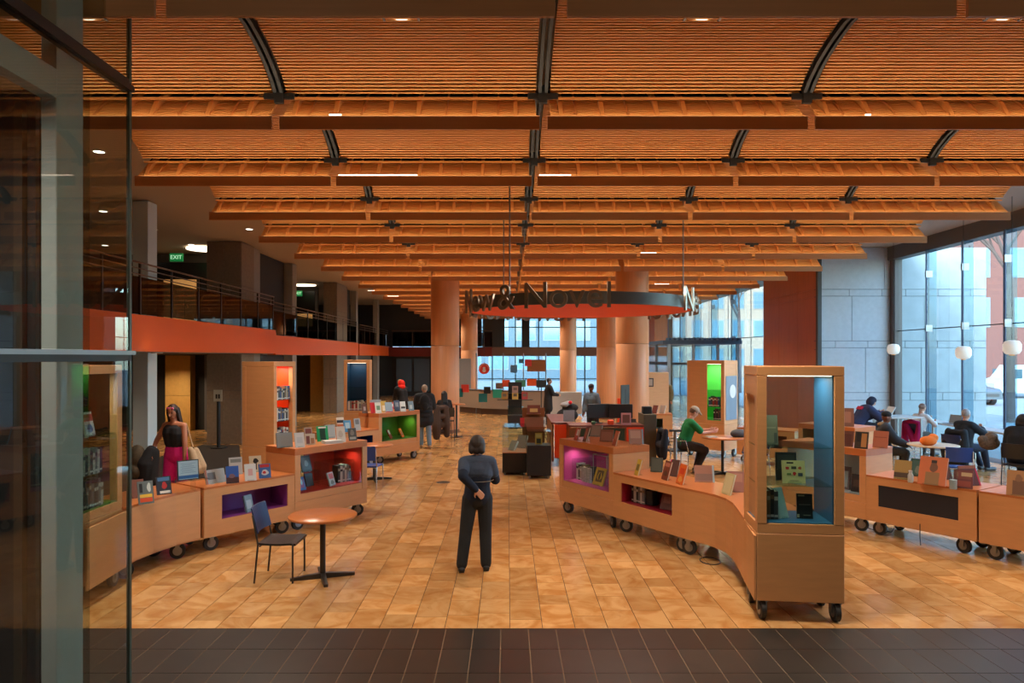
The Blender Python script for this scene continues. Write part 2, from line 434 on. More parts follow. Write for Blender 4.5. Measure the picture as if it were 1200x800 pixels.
glass_wall('window_1', 11.9, ysR, [0.05, 3.32, 5.5], 3.32, [19.6, 18.05, 16.5, 14.95])
ysF = [26.5+1.45*i for i in range(0, 14)]
glass_wall('window_2', 9.6, ysF, [0.05, 3.3, 5.88], 3.3, [29.4+2.9*i for i in range(5)])
wv = MB().box(9.60, 9.8, 21.9, 26.5, 0, 5.9).build('wall_veneer', MPAN, kind='structure')
for (a, b) in ((21.9, 23.4), (23.4, 25.0), (25.0, 26.5)):
    for (z0, z1) in ((0, 2.75), (2.76, 3.02), (3.03, 4.39), (4.40, 4.62), (4.63, 5.9)):
        MB().box(9.575, 9.605, a+0.005, b-0.005, z0+0.004, z1-0.004).build('wood_panel', MPAN, wv)
MB().box(9.6, 9.85, 26.45, 26.6, 0, 5.9).build('trim_4', STEEL, kind='structure')
# ---- far end: curtain wall with a bronze band, piers
MBAND = mat('bronze_band', (128, 92, 74), 0.5)
w3 = struct('window_3')
xs = [-7.0+1.5*i for i in range(0, 12)]
for a, b in zip(xs[:-1], xs[1:]):
    for (z0, z1) in ((0.05, 2.58), (3.16, 5.85)):
        MB().box(a+0.02, b-0.02, 45.99, 46.01, z0, z1).build('pane', PANE, w3)
for a in xs:
    MB().box(a-0.035, a+0.035, 45.9, 46.08, 0, 5.9).build('mullion', DARK, w3)
for z in (1.1, 4.45):
    MB().box(-7, 9.5, 45.93, 46.05, z-0.03, z+0.03).build('transom', DARK, w3)
MB().box(-7.5, 9.6, 45.7, 46.3, 2.58, 3.16).build('trim_5', MBAND, kind='structure')
for (a, b, c) in ((-1.6, -0.2, DARK), (0.9, 1.4, BLACK), (6.2, 9.6, MPAN)):
    MB().box(a, b, 45.4, 45.85, 3.16, 5.9).build('trim_6', c, kind='structure')
MB().box(8.5, 9.55, 41.0, 45.7, 0, 5.9).build('wall_pier_right', MPAN, kind='structure')
MB().box(-7.5, -1.7, 45.86, 45.92, 3.2, 5.9).build('wall_far_upper', DARK, kind='structure')
fe = MB().box(-7.5, -2.7, 45.86, 45.92, 0, 2.58).build('wall_far_lower', mat('far_shop', (52, 48, 46), .5), kind='structure')
for i in range(4): MB().box(-7.2+1.15*i, -6.2+1.15*i, 45.7, 45.84, .3, 2.4).build('shop_glazing', mat('shop_glazing', (84, 96, 104), .15), fe)
# ---- left side: mezzanine, fascia, piers, walls
MCONC = mat('concrete', (146, 142, 134), 0.8, noise=(6, 0.05))
MBLUEC = mat('pale_column', (196, 210, 214), 0.7)
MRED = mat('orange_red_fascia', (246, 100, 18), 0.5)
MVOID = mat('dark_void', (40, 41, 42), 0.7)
MB().box(-17.2, -17, -3, 47, 0, 5.9).build('wall_left', DARK, kind='structure')
MB().box(-17.2, -7.5, 46, 46.2, 0, 5.9).build('wall_far_left', DARK, kind='structure')
MB().box(-17, 12.2, -3.2, -3, 0, 5.9).build('wall_rear', mat('rear_wall', (110, 104, 98), 0.8), kind='structure')
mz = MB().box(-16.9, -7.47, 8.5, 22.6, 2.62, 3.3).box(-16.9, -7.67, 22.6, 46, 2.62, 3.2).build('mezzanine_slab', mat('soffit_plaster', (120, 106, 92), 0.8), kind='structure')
MB().box(-7.46, -7.40, 8.5, 22.6, 2.64, 3.38).build('fascia_board', MRED, mz)
MB().box(-7.66, -7.60, 22.6, 36.0, 2.60, 3.24).build('fascia_board', MRED, mz)
MB().box(-7.66, -7.40, 22.58, 22.64, 2.60, 3.30).build('fascia_end', MRED, mz)
MB().box(-7.66, -7.60, 36.3, 45.5, 2.60, 3.20).build('fascia_board', MRED, mz)
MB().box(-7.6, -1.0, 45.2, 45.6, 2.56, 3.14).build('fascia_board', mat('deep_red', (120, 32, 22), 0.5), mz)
def pier(name, x0, x1, y0, y1, z0, z1, m): return MB().cbox(x0, x1, y0, y1, z0, z1, 0.01).build(name, m, kind='structure')
pier('pier_blue', -8.05, -7.72, 15.2, 15.6, 0, 5.88, MBLUEC)
pier('pier_slim', -8.05, -7.72, 25.4, 25.9, 0, 5.88, MCONC)
pier('pier_slim', -8.0, -7.70, 36.0, 36.4, 0, 5.88, MCONC)
pier('pier_slim', -7.9, -7.62, 41.5, 42.0, 0, 5.88, MCONC)
def clad_pier(x0, x1, y, d, zs):
    p = MB().box(x0, x1, y, y+d, 0, 5.88).build('wall_pier_left', MJOINT, kind='structure')
    for z0, z1 in zip(zs[:-1], zs[1:]):
        n = 2 if z1-z0 > 0.4 else 3
        for i in range(n):
            a, b = x0+(x1-x0)*i/n, x0+(x1-x0)*(i+1)/n
            MB().cbox(a+0.004, b-0.004, y-0.02, y+0.01, z0+0.004, z1-0.004, 0.003).build('stone_panel', MST2, p)
    for z0, z1 in zip(zs[:-1], zs[1:]):
        MB().box(x1-0.01, x1+0.012, y, y+d, z0+0.004, z1-0.004).build('stone_panel', MST2, p)
    return p
clad_pier(-8.75, -7.75, 20.6, 1.0, [0, 1.3, 1.55, 2.62, 3.3, 4.4, 4.6, 5.88])
clad_pier(-8.3, -7.7, 31.9, 2.0, [0, 1.3, 1.55, 2.6, 3.3, 4.4, 4.6, 5.88])
MB().box(-8.2, -7.8, 21.75, 22.3, 0, 5.88).build('trim_7', MCONC, kind='structure')
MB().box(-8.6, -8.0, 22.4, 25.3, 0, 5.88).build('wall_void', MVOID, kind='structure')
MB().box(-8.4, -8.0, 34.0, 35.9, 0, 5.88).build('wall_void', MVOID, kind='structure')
MB().box(-8.4, -8.0, 36.6, 41.4, 0, 2.6).build('wall_far_bay', mat('bay_panel', (96, 86, 76), 0.7), kind='structure')
# ground-floor lobby wall seen past the pale column
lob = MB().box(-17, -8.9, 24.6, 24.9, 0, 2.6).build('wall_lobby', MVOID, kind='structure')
MYEL = mat('lit_stone', (214, 168, 92), 0.7, noise=(8, 0.08))
for (a, b, y) in ((-11.75, -11.25, 24.3), (-11.23, -10.85, 24.2)):
    for (z0, z1) in ((0, 1.2), (1.21, 2.58)):
        MB().box(a, b, y, 24.6, z0, z1).build('stone_panel', MYEL, lob)
MB().box(-10.45, -9.95, 24.4, 24.6, 0, 2.58).build('door_jamb', mat('grey_panel', (104, 102, 104), 0.6), lob)
MB().box(-9.98, -9.6, 24.35, 24.5, 0.5, 2.2).build('display_screen', mat('screen_teal', (26, 52, 56), 0.3), lob)
MB().box(-17, -9.1, 33.6, 33.9, 0, 2.6).build('wall_lobby_far', mat('lobby_panel', (70, 66, 62), 0.7), kind='structure')
MB().box(-10.9, -10.2, 33.3, 33.6, 0, 2.6).build('wall_lit_pier', MYEL, kind='structure')
MB().box(-9.2, -8.6, 33.0, 33.3, 0, 2.6).build('wall_lit_pier', MYEL, kind='structure')
# upper floor back wall with a lit room
up = MB().box(-17, -8.85, 23.2, 23.5, 3.3, 5.88).build('wall_upper', mat('upper_wall', (104, 92, 82), 0.8), kind='structure')
MB().box(-12.3, -9.25, 23.1, 23.2, 3.3, 5.6).build('dark_glazing', mat('dark_glazing', (40, 35, 31), 0.25), up)
MB().box(-11.2, -10.15, 23.05, 23.12, 3.6, 5.05).build('lit_panel', mat('lit_room', (230, 170, 100), 0.6, emit=0.35), up)
up2 = MB().box(-17, -9.2, 34.2, 34.5, 3.3, 5.88).build('wall_upper_far', mat('upper_wall', (104, 92, 82), 0.8), kind='structure')
MB().box(-12.9, -9.3, 34.1, 34.2, 3.3, 5.7).build('dark_glazing', mat('dark_glazing', (40, 35, 31), 0.25), up2)
for a in (-10.1, -11.4):
    MB().box(a, a+0.7, 34.0, 34.1, 4.0, 4.6).build('lit_panel', mat('lit_room', (230, 170, 100), 0.6, emit=0.35), up2)
# round veneer columns
def column(x, y, r, label):
    t = thing('column', label, 'column', (x, y, 0))
    for z0, z1 in ((0.0, 2.9), (2.91, 5.88)):
        MB().lathe([(r-0.004, z0), (r, z0+0.006), (r, z1-0.006), (r-0.004, z1)], n=40).build('veneer_shell', MCOL, t, smooth=True)
    MB().lathe([(r+0.012, 0), (r+0.012, 0.10), (r, 0.11)], n=40).build('base_ring', mat('base_ring', (120, 78, 50), 0.5), t, smooth=True)
column(-2.11, 23.9, 0.475, 'round wood column left of the sign, nearest on the left')
column(-2.2, 40.5, 0.475, 'round wood column behind the left column, beside the info desk')
column(3.62, 20.6, 0.475, 'thickest round wood column, under the right of the ring sign')
column(4.1, 29.0, 0.46, 'round wood column half hidden left of the thickest column')
column(3.45, 40.5, 0.475, 'slim round wood column far off, left of the thickest column')

# ---- outside: street, buildings, trees
ground = MB().box(12.2, 120, -20, 140, -0.3, -0.1).box(-60, 12.2, 47, 140, -0.3, -0.1).build('ground_outside', mat('pale_paving', (104, 114, 114), 0.85, noise=(0.6, 0.12)), kind='structure')
MB().box(22, 33, -20, 140, -0.1, -0.09).build('road', mat('asphalt', (120, 126, 128), 0.85, noise=(2, 0.1)), ground)
MBRK = mat('brick', (96, 62, 58), 0.85, noise=(3, 0.12, (1, 1, 6)))
MWINF = mat('window_frame_white', (104, 118, 126), 0.5)
def building(label, x0, x1, y0, y1, h, m, wins_x, wins_z, ww, wh):
    b = thing('building', label, 'building', (x0, y0, -0.1))
    MB().box(0, x1-x0, 0, y1-y0, 0, h).build('wall', m, b)
    MB().box(-0.3, x1-x0+0.3, -0.3, y1-y0, h, h+0.6).build('cornice', MBAND, b)
    wm = MB().box(-ww/2, ww/2, -0.06, 0.05, 0, wh).mesh('window', MWINF)
    pm = MB().box(-ww/2+0.12, ww/2-0.12, -0.09, -0.055, 0.12, wh-0.12).mesh('pane', mat('far_pane', (84, 116, 134), 0.1))
    for x in wins_x:
        for z in wins_z:
            w = place('window', wm, b, (x-x0, 0, z)); place('pane', pm, w)
    return b
building('dark red brick building across the street, right of the stone wall', 36, 64, 57, 75, 26, MBRK, [38+3.2*i for i in range(8)], [5.0+4*i for i in range(5)], 1.6, 2.4)
building('pale glass office block far behind the end windows', -24, 14, 78, 90, 17, mat('pale_block', (58, 82, 98), 0.6), [-22+3*i for i in range(12)], [1.2+3.2*i for i in range(5)], 2.2, 2.2)
building('sandy stone office seen through the tall side windows', 20, 33.5, 90, 110, 24, mat('sandy_block', (130, 124, 116), 0.7), [21.5+2.6*i for i in range(5)], [1.5+3.6*i for i in range(6)], 1.5, 2.2)
def tree(label, x, y, h, seed):
    rr = random.Random(seed); mb = MB()
    def grow(p, d, L, r, depth):
        q = p+d*L; mb.cap(p, q, r, r*0.72, 6)
        if depth == 0: return
        for _ in range(3 if depth > 1 else 2):
            nd = (d+Vector((rr.uniform(-.75, .75), rr.uniform(-.75, .75), rr.uniform(-.1, .5)))).normalized()
            grow(p+d*L*rr.uniform(.6, 1), nd, L*rr.uniform(.6, .8), r*0.6, depth-1)
    t = thing('bare_tree', label, 'tree', (x, y, -0.1))
    bark = mat('bark', (74, 62, 60), 0.9)
    MB().cap((0,0,0), (0,0,h*0.45), h*0.018, h*0.014, 10).build('trunk', bark, t, smooth=True)
    grow(Vector((0,0,h*0.42)), Vector((0,0.05,1)).normalized(), h*0.18, h*0.013, 5)
    mb.build('branches', bark, t)
tree('bare street tree outside the right window, before the brick building', 20.2, 28.5, 11, 4)
tree('bare street tree farther out beyond the far side windows', 17.0, 52, 10, 9)
def vehicle(name, label, cat, loc, rz, L, W, H, body, van):
    t = thing(name, label, cat, loc, rz)
    m = mat(body[0], body[1], 0.3)
    prof = [(-L/2,.35),(L/2,.35),(L/2,.95),(L/2-.25,1.05),(L*.30,H*.62),(L*.18,H),(-L/2+.1,H),(-L/2,H-.2)] if van else [(-L/2,.35),(L/2,.35),(L/2,.75),(L/2-.2,.9),(L*.22,1.0),(L*.05,H),(-L*.25,H),(-L*.4,1.02),(-L/2,.95)]
    n = len(prof); vs = [(x,-W/2,z) for x,z in prof]+[(x,W/2,z) for x,z in prof]
    MB()._add(vs, [tuple(range(n)), tuple(range(2*n-1,n-1,-1))]+[((i+1)%n,i,n+i,n+(i+1)%n) for i in range(n)], 0).build('body', m, t)
    for x in (-L*.31, L*.31):
        for y in (-W/2+.1, W/2-.1):
            w = MB().cyl((x,y-.13,.34), (x,y+.13,.34), .34, n=18).build('wheel', RUBBER, t, smooth=True)
            MB().cyl((x,y-.15,.34), (x,y+.15,.34), .2, n=14).build('hub', STEEL, w, smooth=True)
    gl = mat('car_glass', (40, 70, 84), 0.1)
    for y in (-W/2-.006, W/2-.006):
        if van: MB().box(L*.16, L*.27, y, y+.012, H*.6, H*.88).box(-L*.2, L*.1, y, y+.012, H*.62, H*.88).build('side_window', gl, t)
        else: MB().box(-L*.2, L*.03, y, y+.012, 1.02, H-.1).build('side_window', gl, t)
    MB().box(L/2-.02, L/2+.02, -W*.4, W*.4, .5, .65).build('bumper', DARK, t)
vehicle('white_van', 'white van parked on the street, seen through the right window', 'van', (33.2, 45.5, -0.1), PI, 5.2, 1.9, 2.1, ('van_white', (150, 160, 164)), True)
vehicle('parked_car', 'dark grey car parked beside the white van outside', 'car', (25.6, 40.0, -0.1), -PI/2, 4.2, 1.75, 1.45, ('car_grey', (74, 84, 92)), False)
# ================================================================== FURNITURE
def ordinal(i): return ['first','second','third','fourth','fifth','sixth','seventh','eighth','ninth','tenth','eleventh','twelfth'][i]
GLOSSW = glass('vitrine_glass', (240, 248, 248), 0.8)
TYRE = mat('tyre', (38, 36, 34), 0.6)
_cw = MB().cyl((0,-.022,.095), (0,.022,.095), .095, n=20).mesh('wheel', TYRE, True)
_ch = MB().cyl((0,-.028,.095), (0,.028,.095), .055, n=16).cyl((0,-.04,.095), (0,.04,.095), .014, n=8).mesh('wheel_hub', STEEL, True)
_cf = MB().box(-.025,.025,-.045,-.03,.09,.19).box(-.025,.025,.03,.045,.09,.19).box(-.04,.04,-.05,.05,.175,.195).mesh('fork', STEEL)
def caster(parent, x, y, rz):
    w = place('caster', _cf, parent, (x, y, 0), rz)
    place('wheel', _cw, w); place('wheel_hub', _ch, w)
BZ, MIDZ, LOWZ, TALLZ = 0.195, 0.43, 0.845, 1.2
def colour_mat(c, emit=0): return mat('lacquer_%d_%d_%d' % c, c, 0.45)
def tall_case(label, loc, rz, colour, back_from=0.0, L=1.39, D=0.70, left=False, wheels=((0.12, 0.10), (1.27, 0.10), (0.12, 0.6), (1.27, 0.6)), light=True):
    t = thing('display_case', label, 'display case', loc, rz, 'tall wheeled display cases')
    c = colour_mat(colour)
    MB().cbox(0, L, 0.004, D, BZ, MIDZ-0.004, 0.004).build('base', MW, t)
    MB().cbox(0, L, 0, D, TALLZ-0.10, TALLZ, 0.004).build('top', MWT, t)
    MB().cbox(0, 0.10, 0, D, MIDZ, TALLZ-0.101, 0.003).build('side_panel', MW, t)
    MB().cbox(L-0.10, L, 0, D, MIDZ, TALLZ-0.101, 0.003).build('side_panel', MW, t)
    MB().box(0.101, L-0.101, 0.01, D-0.01, MIDZ, MIDZ+0.10).build('bottom_rail', MW, t)
    MB().box(0.104, L-0.104, 0.02, D-0.02, MIDZ+0.10, MIDZ+0.112).build('niche_floor', c, t)
    lx = 0.102 if left else L-0.112; LX = 0.25 if left else L-0.25
    MB().box(lx, lx+.01, 0.02, D-0.03, MIDZ+0.112, TALLZ-0.102).build('niche_lining', c, t)
    if left:
        MB().box(0.113, 0.80, D-0.03, D-0.015, MIDZ+0.112, TALLZ-0.102).build('niche_back', c, t)
        MB().box(0.80, L-0.104, D-0.024, D-0.018, MIDZ+0.112, TALLZ-0.102).build('rear_glass', GLOSSW, t); back_from = L
    if back_from < L-0.2:
        MB().box(max(back_from, 0.104), L-0.112, D-0.03, D-0.015, MIDZ+0.112, TALLZ-0.102).build('niche_back', c, t)
    if back_from > 0.15 and not left: MB().box(0.104, back_from, D-0.024, D-0.018, MIDZ+0.112, TALLZ-0.102).build('rear_glass', GLOSSW, t)
    MB().box(0.101, L-0.101, 0.016, 0.020, MIDZ+0.10, TALLZ-0.10).build('front_glass', GLOSSW, t)
    if light:
        MB().cyl((LX, 0.2, TALLZ-0.115), (LX, 0.2, TALLZ-0.101), 0.03).build('niche_lamp', mat('lamp_face', (255, 240, 210), 0.4, emit=6), t)
        d = bpy.data.lights.new('niche_lamp_light', 'SPOT'); d.energy = 9; d.spot_size = 2.6; d.spot_blend = 0.8; d.color = (1, .86, .65); d.shadow_soft_size = 0.03
        o = bpy.data.objects.new('niche_lamp_light', d); COL.objects.link(o); o.parent = t; o.location = (LX, 0.2, TALLZ-0.12)
    for (x, y) in wheels: caster(t, x, y, R.uniform(-.6, .6))
    return t
def low_case(label, loc, rz, colour, L=1.40, D=0.70, niche=(0.17, 1.22, 0.42, 0.715), wheels=((0.15, 0.10), (1.25, 0.10), (0.15, 0.6), (1.25, 0.6)), front=None, back=None, tail=None, closed=False):
    t = thing('display_case', label, 'display case', loc, rz, 'low wheeled display cases')
    c = colour_mat(colour); x0, x1, z0, z1 = niche; H = LOWZ-0.03; F = 0.02
    f = MB().box(0, x0, 0, F, BZ, H).box(x1, L, 0, F, BZ, H).box(x0, x1, 0, F, BZ, z0).box(x0, x1, 0, F, z1, H)
    f.build('front_panel', MW, t)
    top = [(0, 0), (L, 0)]+(front or []); bk = [(0, D), (L, D)]+(back or [])
    MB().strip(top, bk, H+0.001, LOWZ).build('top', MWT, t)
    MB().strip([(p[0], p[1]+0.03) for p in top[:2]], bk[:2], BZ, BZ+0.02).build('bottom_panel', MW, t)
    MB().box(0, 0.02, F, D, BZ+0.02, H).build('side_panel', MW, t)
    if not front: MB().box(L-0.02, L, F, D, BZ+0.02, H).build('side_panel', MW, t)
    MB().wall([(0.02, D-0.02), (L-0.02, D-0.02)], BZ+0.02, H, 0.02).build('back_panel', MW, t)
    if front:
        MB().wall([(L+0.001, 0)]+front+(tail or []), BZ, H, 0.02).build('curved_front', MW, t)
        MB().wall([(L, D-0.02)]+back, BZ, H, 0.02).build('curved_back', MW, t)
    if closed: MB().box(x0, x1, 0.012, 0.018, z0, z1).build('niche_panel', c, t)
    else:
        d = 0.42
        MB().box(x0, x1, d, d+0.012, z0-0.012, z1+0.012).build('niche_back', c, t)
        MB().box(x0, x1, F, d, z0-0.012, z0).build('niche_floor', c, t)
        MB().box(x0, x1, F, d, z1, z1+0.012).build('niche_ceiling', c, t)
        MB().box(x0-0.012, x0, F, d, z0-0.012, z1+0.012).build('niche_lining', c, t); MB().box(x1, x1+0.012, F, d, z0-0.012, z1+0.012).build('niche_lining', c, t)
    for (x, y) in wheels: caster(t, x, y, R.uniform(-.7, .7))
    return t
def tolocal(loc, rz, pts):
    c, s = math.cos(rz), math.sin(rz)
    return [((x-loc[0])*c+(y-loc[1])*s, -(x-loc[0])*s+(y-loc[1])*c) for x, y in pts]
A_RA = math.atan2(-.864, .504); A_LA = math.atan2(.806, .59); A_RB = math.atan2(-.84, .543)
def along(o, a, s): return (o[0]+math.cos(a)*s, o[1]+math.sin(a)*s, 0)
# right unit
RA0 = (.84, 11.56)
tall_case('tall wheeled case with a pink niche of books, nearest right of the aisle', RA0+(0,), A_RA, (206, 70, 150), left=True)
RA1 = along(RA0, A_RA, 1.393)
Fp = tolocal(RA1, A_RA, [(2.31,9.04),(2.45,8.84),(2.54,8.66),(2.60,8.44),(2.60,8.18),(2.55,7.85),(2.475,7.43)])
Tp = tolocal(RA1, A_RA, [(2.366,6.80)])
Bp = tolocal(RA1, A_RA, [(2.93,9.40),(3.1,9.05),(3.2,8.6),(3.24,8.1),(3.24,7.42)])
low_case('long low case with a red niche, curving round to the glass tower', RA1, A_RA, (150, 22, 44), L=1.46, front=Fp[1:], back=Bp[1:], tail=Tp, niche=(0.17, 1.22, 0.44, 0.72),
         wheels=((0.18, 0.10), (1.36, 0.06), (1.50, 0.04), (0.6, 0.6), (1.4, 0.55)))
# left unit
LA0 = (-3.9, 9.10)
low_case('low wheeled case with a purple niche, behind the black and blue chair', LA0+(0,), A_LA, (138, 58, 138), L=1.395, niche=(0.25, 1.28, 0.40, 0.715))
LA1 = along(LA0, A_LA, 1.4)
tall_case('tall wheeled case with a red niche, behind the round table on the left', LA1, A_LA, (196, 38, 22), back_from=0.68)
# curved left segment and its tower
t = thing('display_case', 'curved low case with plain front, left of the purple niche case', 'display case', (0,0,0), 0, 'low wheeled display cases')
FL = [(-3.93,9.06),(-4.10,8.76),(-4.21,8.42),(-4.26,8.06),(-4.25,7.94)]
BL = [(-4.50,9.48),(-4.75,9.05),(-4.9,8.6),(-4.97,8.2),(-4.98,7.94)]
MB().strip(FL, BL, LOWZ-0.03, LOWZ).build('top', MWT, t)
MB().wall((FL+[(-4.19, 7.06)])[::-1], BZ, LOWZ-0.031, 0.02).build('curved_front', MW, t)
MB().wall(BL[::-1], BZ, LOWZ-0.031, 0.02).build('curved_back', MW, t)
MB().wall([FL[0], BL[0]], BZ, LOWZ-0.031, 0.02).build('side_panel', MW, t)
MB().strip(FL, BL, BZ, BZ+0.02).build('bottom_panel', MW, t)
for (x, y) in ((-4.15, 8.9), (-4.38, 8.1), (-4.75, 8.2), (-4.5, 9.0)): caster(t, x, y, .4)
# second left unit, farther back
LB0 = (-3.02, 16.6)
tall_case('tall wheeled case with a green niche, beside the left round column', LB0+(0,), A_LA, (74, 130, 30), back_from=0.55)
low_case('low wheeled case with a blue niche, left of the green niche case', along(LB0, A_LA, -1.403), A_LA, (20, 50, 120))
# right rear unit
RB0 = (4.38, 11.32)
tall_case('tall wheeled case with a white lined niche, behind the glass tower', RB0+(0,), A_RB, (196, 200, 206), back_from=0.5, light=False)
low_case('low wheeled case with a navy front panel, right of the glass tower', along(RB0, A_RB, 1.393), A_RB, (26, 32, 44), L=1.44, niche=(0.175, 1.226, 0.42, 0.72), closed=True)
low_case('low plain wheeled case cut off by the right picture edge', along(RB0, A_RB, 2.86), A_RB, (40, 40, 46), L=1.5, niche=(0.7, 1.3, 0.42, 0.72), closed=True)
low_case('low wheeled case behind the man in the green shirt, far right', (3.35, 21.0, 0), -0.15, (24, 60, 40), L=1.5)
low_case('low wheeled case seen through the glass tower, far back', (5.5, 17.0, 0), A_RB+.2, (120, 60, 30), L=1.4)
tall_case('short boxed case far behind the glass tower, near the stone wall', (5.85, 14.27, 0), A_RB, (150, 90, 50), L=1.2, wheels=((.12,.1),(1.08,.1),(.12,.6),(1.08,.6)), light=False)

def tower(label, loc, rz, W, D, openings, colour, shelves, H=2.44, see=False, panel=None, lamp=True):
    """openings: subset of 'F' front (-y), 'R' right (+x), 'L' left(-x), 'B' back; upper body stands on a lower box"""
    t = thing('display_tower', label, 'display tower', loc, rz, 'tall display towers')
    c = colour_mat(colour); m = 0.09; z0, z1 = LOWZ, H
    MB().cbox(0, W, 0, D, BZ, z0-0.006, 0.004).build('base', MW, t)
    for (x, y) in ((.06,.08),(W-.06,.08),(.06,D-.08),(W-.06,D-.08)): caster(t, x, y, PI/2+R.uniform(-.2,.2))
    MB().cbox(0, W, 0, D, z1-m, z1, 0.004).build('top', MW, t)
    MB().box(0.002, W-0.002, 0.002, D-0.002, z0, z0+m).build('bottom_rail', MW, t)
    for (x, y) in ((0,0),(W-m,0),(0,D-m),(W-m,D-m)):
        MB().cbox(x, x+m, y, y+m, z0+m, z1-m-0.001, 0.003).build('post', MW, t)
    faces = {'F': (m, W-m, 0.004, 0.02), 'B': (m, W-m, D-0.02, D-0.004), 'L': (0.004, 0.02, m, D-m), 'R': (W-0.02, W-0.004, m, D-m)}
    for k, (a, b, e, f) in faces.items():
        if k in openings:
            if openings[k] == 'glass':
                q = 0.006
                if k in 'FB': MB().box(a, b, (e+f)/2-q/2, (e+f)/2+q/2, z0+m, z1-m).build('glass_pane', GLOSSW, t)
                else: MB().box((a+b)/2-q/2, (a+b)/2+q/2, e, f, z0+m, z1-m).build('glass_pane', GLOSSW, t)
        else:
            MB().box(a, b, e, f, z0+m, z1-m).build('side_panel', MW, t)
            i = 0.012
            g = {'F': (a, b, f, f+i), 'B': (a, b, e-i, e), 'L': (b, b+i, e, f), 'R': (a-i, a, e, f)}[k]
            if k == 'L': g = (m, m+i, .025, D-.008)
            if k == 'R': g = (W-m-i, W-m, .025, D-.008)
            MB().box(*g, z0+m, z1-m).build('lining', c, t)
    MB().box(m*.3, W-m*.3, m*.3, D-m*.3, z0+m, z0+m+0.01).build('niche_floor', c, t)
    for z in shelves:
        MB().box(0.03, W-0.03, 0.03, D-0.03, z-0.012, z).build('glass_shelf', glass('shelf_glass', (226, 240, 236)), t)
    if lamp:
        d = bpy.data.lights.new('tower_lamp', 'AREA'); d.shape = 'RECTANGLE'; d.size = W*.6; d.size_y = D*.5; d.energy = lamp if lamp is not True else 9; d.color = (1, .9, .74)
        o = bpy.data.objects.new('tower_lamp', d); COL.objects.link(o); o.parent = t; o.location = (W/2, D/2, z1-m-0.02)
        MB().box(m+.02, W-m-.02, 0.03, 0.05, z1-m-0.006, z1-m-0.001).build('lamp_strip', mat('lamp_face', (255, 240, 210), 0.4, emit=6), t)
    return t
# glass tower on the right: see-through front and back, blue lining on its right
T1 = (2.39, 6.79); T1A = math.atan2(-.09, .76)
tw = tower('tall see-through glass tower with blue lining, nearest on the right', T1+(0,), T1A, 0.80, 0.60, {'F': 'glass', 'B': 'glass', 'L': 'solid'}, (40, 90, 128), (1.30, 1.665), lamp=12)
MB().box(0.004, 0.02, 0.09, 0.51, 2.16, 2.35).build('side_panel', MW, tw)
MB().box(0.035, 0.045, 0.09, 0.51, 0.94, 2.16).build('inset_panel', wood('pale_panel', (190, 140, 96)), tw)
# orange tower of books on the left
T2 = (-5.02, 13.38)
tower('tall tower with orange shelves of books, behind the red niche case', T2+(0,), -0.377, 0.745, 0.62, {'R': 'open'}, (226, 66, 14), (1.32, 1.72), lamp=10)
# blue tower farther left
T3 = (-4.86, 21.0)
tower('tall tower with dark blue lining, far left behind the cases', T3+(0,), 0.05, 0.76, 0.5, {'F': 'open'}, (16, 58, 92), (1.28, 1.62), lamp=3)
# green tower on the right
T4 = (4.62, 18.25)
t4 = tower('tall tower with bright green shelves, behind the man in green', T4+(0,), -0.75, 1.02, 0.75, {'F': 'open'}, (70, 186, 76), (1.28, 1.68), lamp=14)
MB().box(0.09, 0.56, -0.004, 0.012, LOWZ+.09, 2.35).build('front_panel', MW, t4)
po = MB().box(1.018, 1.03, 0.08, 0.68, 0.95, 2.05).build('poster', mat('poster_blue', (110, 128, 146), 0.5, noise=(3, 0.25, (1, 1, .4))), t4)
MB().cyl((1.028, 0.45, 1.66), (1.034, 0.45, 1.66), 0.17, n=24).build('poster_disc', mat('poster_white', (205, 208, 208), 0.5), po)
# left tower behind the vestibule glass
T5 = (-5.05, 7.05)
tower('tower with green and purple lining, behind the left vestibule glass', T5+(0,), 0.0, 0.75, 0.85, {'R': 'glass', 'B': 'solid'}, (70, 120, 40), (1.30, 1.70), lamp=9)

# ---- hanging ring sign
RC = (1.27, 12.6); RR = 1.95
sg = thing('hanging_sign', 'round hanging sign with New and Novel letters over an orange underside', 'sign', RC+(3.33,))
MB().lathe([(RR-0.02, 0.0), (RR, 0.0), (RR, 0.19), (RR-0.02, 0.19), (RR-0.02, 0.0)], n=72).build('ring_band', mat('band_metal', (96, 98, 96), 0.45, 0.3), sg, smooth=True)
MB().lathe([(0.02, 0.0), (RR-0.025, 0.0), (RR-0.025, 0.03), (0.02, 0.03)], n=72).build('orange_underside', mat('sign_orange', (252, 84, 14), 0.6), sg)
MB().lathe([(0.02, 0.034), (RR-0.025, 0.034), (RR-0.025, 0.06), (0.02, 0.06)], n=72).build('bounce_blocker', mat('band_metal', (96, 98, 96)), sg, smooth=True)  # unseen disc added to keep orange bounce off the ceiling
def letter(ch, ang, parent, size=0.57):
    cu = bpy.data.curves.new('letter', 'FONT'); cu.body = ch; cu.size = size; cu.extrude = 0.016; cu.align_x = 'CENTER'
    tmp = bpy.data.objects.new('letter_tmp', cu); COL.objects.link(tmp)
    me = bpy.data.meshes.new_from_object(tmp.evaluated_get(bpy.context.evaluated_depsgraph_get()))
    bpy.data.objects.remove(tmp); bpy.data.curves.remove(cu)
    me.materials.clear(); me.materials.append(LET)
    o = place('letter', me, parent)
    r = RR+0.09
    o.location = (r*math.sin(ang), -r*math.cos(ang), -0.06); o.rotation_euler = (PI/2, 0, ang)
LET = mat('letter_metal', (150, 140, 126), 0.4, 0.6)
TXT = list(zip('New&Novel', (6, 15.5, 25, 37.5, 52.5, 62.5, 70.3, 77.8, 83.8)))
for start in (-77, 48, 170):
    for ch, w in TXT: letter(ch, math.radians(start+w), sg)
